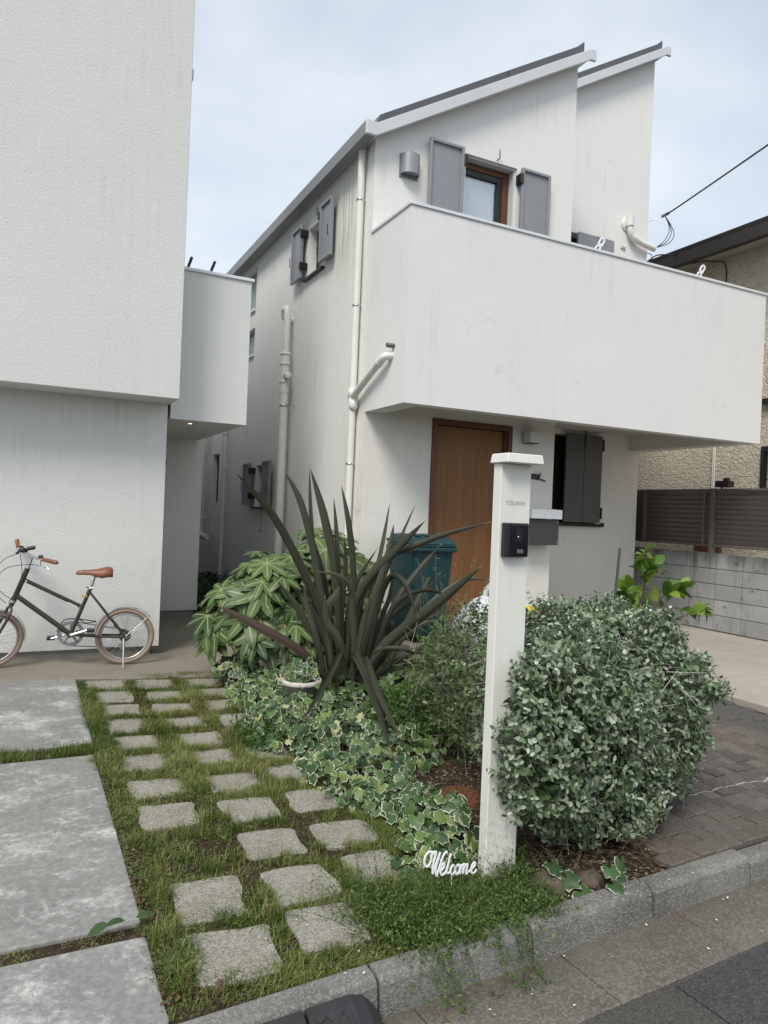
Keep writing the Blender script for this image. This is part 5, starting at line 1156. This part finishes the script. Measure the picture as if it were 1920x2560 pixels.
ivy(IVL, [(1.58,5.65,.22,.30,.30),(1.62,5.15,.24,.35,.20),(1.80,5.3,.3,.3,.24)], 520, (.05,.085), m_ivy, 200, 43)
GC = thing('green_ivy', 'plain dark green ivy carpet under the flax and shrubs', 'ivy', (2.6,4.6,0))
ivy(GC, [(2.35,4.6,.55,.5,.22),(2.9,4.9,.5,.5,.22),(2.2,4.0,.4,.5,.16),(3.1,5.4,.5,.4,.2),(2.45,5.6,.7,.4,.22)], 1300, (.045,.075), m_ivyg, 120, 47)
# ferny ground cover in front of the flax
FG = thing('ferny_groundcover', 'soft bright green feathery ground cover in front of the flax', 'ground cover', (2.3,4.3,0))
n_ = 2600; r2 = np.random.default_rng(3); a = r2.uniform(0,6.28,n_); q = np.sqrt(r2.random(n_)); P_ = np.c_[2.32+.32*q*np.cos(a), 4.1+.42*q*np.sin(a), .02+.26*np.sqrt(1-q*q*.95)*r2.uniform(.5,1,n_)]
m_fern = leaf_mat('feathery_leaf', [(0,(.03,.07,.012)),(.6,(.06,.13,.02)),(1,(.11,.20,.035))], .55, .25)
leaf_cloud(FG, [leaf_diamond(.35)], P_, r2.normal(size=(n_,3))+np.array((0,-.3,.5)), unit(r2.normal(size=(n_,3))*.6+np.array((0,-.4,.8))), r2.uniform(.02,.05,n_), r2.random(n_), m_fern, 0)
n_ = 900; P_ = np.c_[r2.uniform(1.22,1.5,n_), r2.uniform(4.05,4.55,n_), r2.uniform(-.02,.10,n_)]
leaf_cloud(FG, [leaf_diamond(.35)], P_, r2.normal(size=(n_,3))+np.array((0,-.3,.5)), unit(r2.normal(size=(n_,3))*.6+np.array((0,-.4,.8))), r2.uniform(.02,.045,n_), r2.random(n_), m_fern, 0)

# --- bright broad-leaved shrub by the driveway
CT = thing('broadleaf_shrub', 'bright yellow-green broad-leaved shrub in front of the block wall', 'shrub', (4.98,4.72,0))
m_cit = leaf_mat('citrus_leaf', [(0,(.055,.13,.02)),(.5,(.12,.23,.03)),(1,(.27,.36,.06))], .35, .3, spec=.5)
stems = [[(4.95,4.72,-.03),(4.93,4.70,.5),(4.98,4.7,.85),(4.95,4.68,1.14)],[(4.95,4.72,.3),(5.1,4.7,.65),(5.25,4.66,.80),(5.36,4.6,.86)],[(4.95,4.72,.3),(4.84,4.7,.6),(4.80,4.72,.84)],[(4.95,4.72,.45),(5.05,4.75,.9),(5.10,4.72,1.05)],[(4.96,4.72,.2),(5.2,4.7,.45),(5.5,4.62,.62),(5.62,4.58,.64)],[(4.93,4.7,.2),(4.75,4.65,.45),(4.70,4.6,.62)]]
q = MB(); P_, A_, N2 = [], [], []
for s in stems:
    C_ = cat_rom(s, 16); q.tube(C_, [.011-.008*i/16 for i in range(17)], 6)
    for i in range(5, 17):
        for _ in range(1+(i > 8)+(i > 12)):
            T = (C_[min(i+1,16)]-C_[i-1]).normalized(); o_ = Vector(unit(rng.normal(size=3))); a_ = (o_*.8+T*.5+Vector((0,0,.1))).normalized()
            P_.append(C_[i]); A_.append(a_); N2.append(Vector(unit(rng.normal(size=3)*.5+np.array((0,-.3,1)))))
q.build('stems', m_bark, CT); n_ = len(P_)
A_ = np.array([tuple(a) for a in A_]); N2 = np.array([tuple(a) for a in N2]); N2 = N2-A_*np.sum(A_*N2,1,keepdims=True)
leaf_cloud(CT, [leaf_oval(.56,.14,.25), leaf_oval(.62,.2,.4), leaf_oval(.5,.1,.1)], np.array([tuple(p) for p in P_]), A_, N2, rng.uniform(.10,.19,n_), rng.random(n_), m_cit, n_)
# --- slender shrub in front of the bin
SS = thing('rosemary_shrub', 'slender twiggy shrub with narrow leaves in front of the teal bin', 'shrub', (3.2,5.45,0))
m_nar = leaf_mat('narrow_leaf', [(0,(.06,.09,.03)),(.6,(.12,.16,.06)),(1,(.22,.26,.12))], .5, .2)
P_, A_, N2, T0, T1 = [], [], [], [], []
for i in range(18):
    b = np.array((3.2+rng.normal()*.08, 5.35+rng.normal()*.08, 0)); tip = b+np.array((rng.normal()*.2+.05, rng.normal()*.15-.05, rng.uniform(.55,1.12)))
    T0.append(b); T1.append(tip)
    for t in np.linspace(.45,1,22):
        P_.append(b+(tip-b)*t); A_.append(unit(rng.normal(size=3)*.8+unit(tip-b)*.8)); N2.append(rng.normal(size=3))
leaf_cloud(SS, [leaf_diamond(.24)], np.array(P_), np.array(A_), np.array(N2), rng.uniform(.025,.05,len(P_)), rng.random(len(P_)), m_nar, 0); twigs(SS, T0, T1, .003, m_twig)
# --- dark ferns in the passage
PF = thing('passage_fern', 'dark low ferns growing at the foot of the passage between the houses', 'fern', (2.3,9,0))
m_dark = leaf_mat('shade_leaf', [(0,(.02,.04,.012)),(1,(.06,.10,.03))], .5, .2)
n_ = 2600; P_ = np.c_[rng.uniform(1.95,2.95,n_), rng.uniform(6.9,12.5,n_), rng.uniform(-.03,.28,n_)]; P_ = P_[(P_[:,1] > 8.3)|(P_[:,0] > 1.98)]; n_ = len(P_)
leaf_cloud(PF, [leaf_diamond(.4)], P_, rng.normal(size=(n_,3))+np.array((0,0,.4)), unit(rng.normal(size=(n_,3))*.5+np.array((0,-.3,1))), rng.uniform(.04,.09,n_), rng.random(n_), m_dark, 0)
P_, A_, N2, S_ = [], [], [], []
for f_ in range(22):
    b = np.array((rng.uniform(2.1,2.9), rng.uniform(9.5,12.5), .0)); a = rng.uniform(0,6.28); L = rng.uniform(.4,.75)
    for t in np.linspace(.1,1,22):
        c_ = b+np.array((math.cos(a)*L*t*.8, math.sin(a)*L*t*.8, L*(1.1*t-.75*t*t)+.12)); sd_ = np.array((-math.sin(a), math.cos(a), -.15))
        for s in (1,-1): P_.append(c_); A_.append(sd_*s+np.array((math.cos(a),math.sin(a),0))*.4); N2.append((0,0,1)); S_.append(.13*(1-t*.85)+.02)
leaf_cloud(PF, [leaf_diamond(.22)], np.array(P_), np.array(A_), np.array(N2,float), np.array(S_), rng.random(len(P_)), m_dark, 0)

# --- grass between the stones
def vnoise(x, y, s, seed):
    r3 = np.random.default_rng(seed); G = r3.random((64,64)); x, y = x*s+9, y*s+9; i, j = np.floor(x).astype(int), np.floor(y).astype(int); u, v = x-i, y-j; u = u*u*(3-2*u); v = v*v*(3-2*v)
    g_ = lambda a, b: G[a % 64, b % 64]
    return g_(i,j)*(1-u)*(1-v)+g_(i+1,j)*u*(1-v)+g_(i,j+1)*(1-u)*v+g_(i+1,j+1)*u*v
def in_quad(x, y, q, grow):
    c = np.mean(q, 0); m_ = np.ones(len(x), bool)
    for i in range(4):
        a = np.array(q[i]); b = np.array(q[(i+1)%4]); a = c+(a-c)*grow; b = c+(b-c)*grow
        m_ &= ((b[0]-a[0])*(y-a[1])-(b[1]-a[1])*(x-a[0])) <= 0
    return m_
def blades(n, x0, x1, y0, y1, seed, ln=(.018,.062), dens=None, lean=1.05, z0=-.026):
    r3 = np.random.default_rng(seed); x = r3.uniform(x0,x1,n); y = r3.uniform(y0,y1,n)
    keep = np.ones(n, bool)
    for q in STN: keep &= ~(in_quad(x, y, q, .78) | (in_quad(x, y, q, 1.0) & (r3.random(n) < .8-.65*vnoise(x,y,4,77))))
    keep &= y > ky(x)+.008
    d = .6*vnoise(x,y,2.6,seed)+.4*vnoise(x,y,8,seed+1); keep &= r3.random(n) < np.clip((d-.16)*2.0,.16,1)
    if dens is not None: keep &= r3.random(n) < dens(x, y)
    x, y, d = x[keep], y[keep], d[keep]; n = len(x); L = r3.uniform(*ln, n)*(.5+2.4*np.clip(d-.3,0,1)**1.3); a = vnoise(x,y,3.1,seed+5)*9+r3.normal(0,1.5,n); le = np.clip(r3.normal(lean,.28,n),.05,1.35)
    dx, dy = np.cos(a), np.sin(a); w_ = r3.uniform(.0011,.0022,n)
    B = np.c_[x,y,np.full(n,z0)]; D = np.c_[dx,dy,np.zeros(n)]; Sd = np.c_[-dy,dx,np.zeros(n)]; U = np.array((0,0,1.))
    m1 = B+(D*np.sin(le*.55)[:,None]+U*np.cos(le*.55)[:,None])*(L*.5)[:,None]; tp = m1+(D*np.sin(le*1.35)[:,None]+U*np.cos(le*1.35)[:,None])*(L*.55)[:,None]
    V = np.stack([B-Sd*w_[:,None], B+Sd*w_[:,None], m1-Sd*w_[:,None]*.8, m1+Sd*w_[:,None]*.8, tp], 1).reshape(-1,3)
    F = (np.array([(0,1,3),(0,3,2),(2,3,4)])[None]+(np.arange(n)*5)[:,None,None]).reshape(-1,3)
    dry = np.clip(r3.normal(.42,.22,n)+.5*(vnoise(x,y,1.7,seed+9)-.5),0,1)
    return V, F, np.repeat(dry,5)
m_grass = leaf_mat('grass_blade', [(0,(.052,.095,.014)),(.35,(.13,.18,.032)),(.6,(.225,.245,.068)),(.8,(.32,.28,.125)),(1,(.42,.34,.2))], .55, .25)
V, F, A_ = blades(230000, .40, 1.62, ky(1), 6.2, 50, dens=lambda x, y: np.clip(1.0-(x-1.25)*1.4,.25,1)*np.where(y > 5.65,.45,1))
def tufts(nt, per, seed, ln):
    r3 = np.random.default_rng(seed); VV, FF, AA = [], [], []; k = 0
    while k < nt:
        x, y = r3.uniform(.43,1.5), r3.uniform(2.12,5.9)
        if y < ky(x)+.015 or any(in_quad(np.array([x]), np.array([y]), q, 1.03)[0] for q in STN): continue
        k += 1; n = int(per*r3.uniform(.5,1.5)); a = r3.uniform(0,6.28,n); le = np.abs(r3.normal(.75,.4,n)); L = r3.uniform(*ln,n)*r3.uniform(.7,1.25); g_ = r3.uniform(.1,.62)
        B = np.c_[x+r3.normal(0,.018,n), y+r3.normal(0,.018,n), np.full(n,-.03)]; D = np.c_[np.cos(a),np.sin(a),np.zeros(n)]; Sd = np.c_[-np.sin(a),np.cos(a),np.zeros(n)]; U = np.array((0,0,1.)); w_ = r3.uniform(.0011,.0021,n)[:,None]
        m1 = B+(D*np.sin(le*.5)[:,None]+U*np.cos(le*.5)[:,None])*(L*.5)[:,None]; tp = m1+(D*np.sin(le*1.5)[:,None]+U*np.cos(le*1.5)[:,None])*(L*.55)[:,None]
        VV.append(np.stack([B-Sd*w_, B+Sd*w_, m1-Sd*w_*.8, m1+Sd*w_*.8, tp], 1).reshape(-1,3)); AA.append(np.repeat(np.clip(r3.normal(g_,.16,n),0,1),5))
    V = np.concatenate(VV); n = len(V)//5; return V, (np.array([(0,1,3),(0,3,2),(2,3,4)])[None]+(np.arange(n)*5)[:,None,None]).reshape(-1,3), np.concatenate(AA)
V5, F5, A5 = tufts(300, 50, 123, (.04,.09))
F5 = F5+len(V); V = np.concatenate([V,V5]); F = np.concatenate([F,F5]); A_ = np.concatenate([A_,A5])
V2, F2, A2 = blades(16000, -1.2, .44, 4.37, 4.54, 60, ln=(.05,.12), lean=.5); V3, F3, A3 = blades(2500, -1.2, .44, 2.48, 2.56, 70, ln=(.02,.05))
VV = np.concatenate([V,V2,V3]); FF = np.concatenate([F,F2+len(V),F3+len(V)+len(V2)])
tag(link('grass', fast_mesh('grass', VV, FF, m_grass, {'rnd': np.concatenate([A_,A2,A3])})), 'thin green grass growing between the stepping stones', 'grass', kind='stuff')
# low creeping weeds, brown at the slab edge
m_weed = leaf_mat('weed_leaf', [(0,(.03,.06,.015)),(.35,(.07,.12,.025)),(.6,(.13,.15,.05)),(.8,(.10,.065,.035)),(1,(.15,.088,.052))], .6, .2)
r4 = np.random.default_rng(90); n_ = 30000; x = .41+1.19*r4.random(n_)**1.6; y = r4.uniform(2.1,6.1,n_); kp = np.ones(n_,bool)
for q in STN: kp &= ~in_quad(x, y, q, .95)
kp &= (y > ky(x)+.02) & (r4.random(n_) < np.clip(1.25-(x-.41)*2.2,.16,1)*np.clip(vnoise(x,y,4,12)*1.8-.45,.03,1)); x, y = x[kp], y[kp]; n_ = len(x)
P_ = np.c_[x, y, r4.uniform(-.035,.012,n_)]; br = np.clip(r4.normal(.3,.2,n_)+np.where((x < .60)&(y < 3.4),.5*np.clip(vnoise(x,y,3,8)*1.6,.1,1),0),0,1)
leaf_cloud(None, [leaf_oval(.8,.05,.1)], P_, r4.normal(size=(n_,3))*np.array((1,1,.3)), unit(r4.normal(size=(n_,3))*.35+np.array((0,-.1,1))), r4.uniform(.007,.017,n_), br, m_weed, 0, stuffname='creeping_weeds')
tag(bpy.data.objects['creeping_weeds'], 'low creeping clover and brown weeds along the slab edge', 'weeds')
# --- soft green trailing plant at the kerb
KP = thing('trailing_groundcover', 'fine-leaved green trailing plant spilling over the kerb in front of the Welcome sign', 'ground cover', (1.45,2.2,0))
m_tr = leaf_mat('trailing_leaf', [(0,(.035,.075,.014)),(.5,(.085,.15,.03)),(.85,(.16,.23,.06)),(1,(.28,.32,.13))], .5, .25)
P_, A_, T0, T1 = [], [], [], []
clumps = [(r4.uniform(1.14,1.86), r4.uniform(2.06,2.44), r4.uniform(.05,.13), r4.uniform(.05,.14)) for _ in range(46)]
clumps = [c for c in clumps if c[1] > ky(c[0])-.02 and (c[0]-1.45)**2/.2+(c[1]-2.22)**2/.07 < 1]
for i in range(2100):
    c = clumps[r4.integers(len(clumps))]; x, y = c[0]+r4.normal()*c[3]*.55, c[1]+r4.normal()*c[3]*.5
    if y < ky(x)-.04: continue
    b = np.array((x,y,-.03)); h_ = c[2]*r4.uniform(.35,1.15); tip = b+np.array(((x-c[0])*.8+r4.normal()*.035, (y-c[1])*.8+r4.normal()*.035-.02, h_))
    T0.append(b); T1.append(tip)
    for t in np.linspace(.3,1,6): P_.append(b+(tip-b)*t+r4.normal(size=3)*.006); A_.append(r4.normal(size=3)+np.array((0,-.2,.5)))
for i in range(30):
    x = r4.choice([1.24,1.28,1.33,1.55,1.60])+r4.normal()*.045; L = abs(r4.normal(.11,.08)); y0 = ky(x)
    pth = cat_rom([(x,y0+.06,.02),(x+r4.normal()*.02,y0-.06,.035),(x+r4.normal()*.03,y0-.115,-.01-L*.3),(x+r4.normal()*.05,y0-.14-L*.35,max(-.112,.0-L))], 10)
    for a_, b_ in zip(pth[:-1], pth[1:]): T0.append(a_); T1.append(b_)
    for p in pth:
        for _ in range(3): P_.append(np.array(p)+r4.normal(size=3)*.008); A_.append(r4.normal(size=3)+np.array((0,-.3,-.2)))
P_ = np.array(P_); n_ = len(P_)
leaf_cloud(KP, [leaf_diamond(.38)], P_, np.array(A_), unit(r4.normal(size=(n_,3))*.5+np.array((0,-.4,.9))), r4.uniform(.010,.020,n_), np.clip(r4.normal(.45,.24,n_),0,1), m_tr, 0); twigs(KP, [tuple(t) for t in T0], [tuple(t) for t in T1], .0010, m_tr, 'stems')
# --- weed in the slab gap
GW = thing('gap_weed', 'lobed green weed leaves sprouting from the gap between the concrete slabs', 'weed', (.36,2.52,0))
P_ = np.array([(.35,2.52,.035),(.30,2.51,.04),(.385,2.53,.03),(.45,2.44,.0),(.49,2.40,.0),(.47,2.34,.0)]); n_ = len(P_)
leaf_cloud(GW, [leaf_oval(.5,.15,.3), leaf_oval(.6,.1,.25)], P_, np.array([(-.6,-.1,.15),(-.9,-.1,-.1),(.7,.1,.1),(.6,.5,.1),(.3,-.7,.1),(-.2,-.8,.1)]), unit(np.array((0,-.2,1.))+rng.normal(size=(n_,3))*.2), rng.uniform(.06,.085,n_), rng.uniform(.1,.4,n_), m_ivyg, n_)
# --- litter: petals, dry leaves, gravel crumbs
m_pet = plain('petal', (.75,.75,.70), .7, var=.05)
def scatter_litter(name, label, n, region, size, mat, seed, z):
    r5 = np.random.default_rng(seed); x = r5.uniform(region[0],region[1],n); y = r5.uniform(region[2],region[3],n); V, F, E_ = leaf_oval(.5,.1,.1)
    P_ = np.c_[x,y,z(x,y)]; leaf_cloud(None, [(V,F,E_)], P_, r5.normal(size=(n,3))*np.array((1,1,.1)), unit(r5.normal(size=(n,3))*.2+np.array((0,0,1))), r5.uniform(*size,n), r5.random(n), mat, 0, stuffname=name)
    tag(bpy.data.objects[name], label, 'litter')
zz = lambda x, y: np.where(y > ky(x), .0, np.where(y > ky(x)-.09, .006, -.112))
scatter_litter('fallen_petals', 'scattered white petals on kerb and gutter', 60, (.9,2.9,1.75,2.4), (.006,.016), m_pet, 5, zz)
m_dry = leaf_mat('dry_leaf', [(0,(.045,.034,.022)),(.5,(.10,.07,.043)),(1,(.25,.19,.115))], .8, .05)
scatter_litter('dry_leaves', 'small dry brown leaf litter on the bare soil under the bushes', 5200, (1.45,2.7,2.12,3.6), (.010,.028), m_dry, 6, lambda x, y: np.where(y > ky(x)+.01, -.014, -.5))
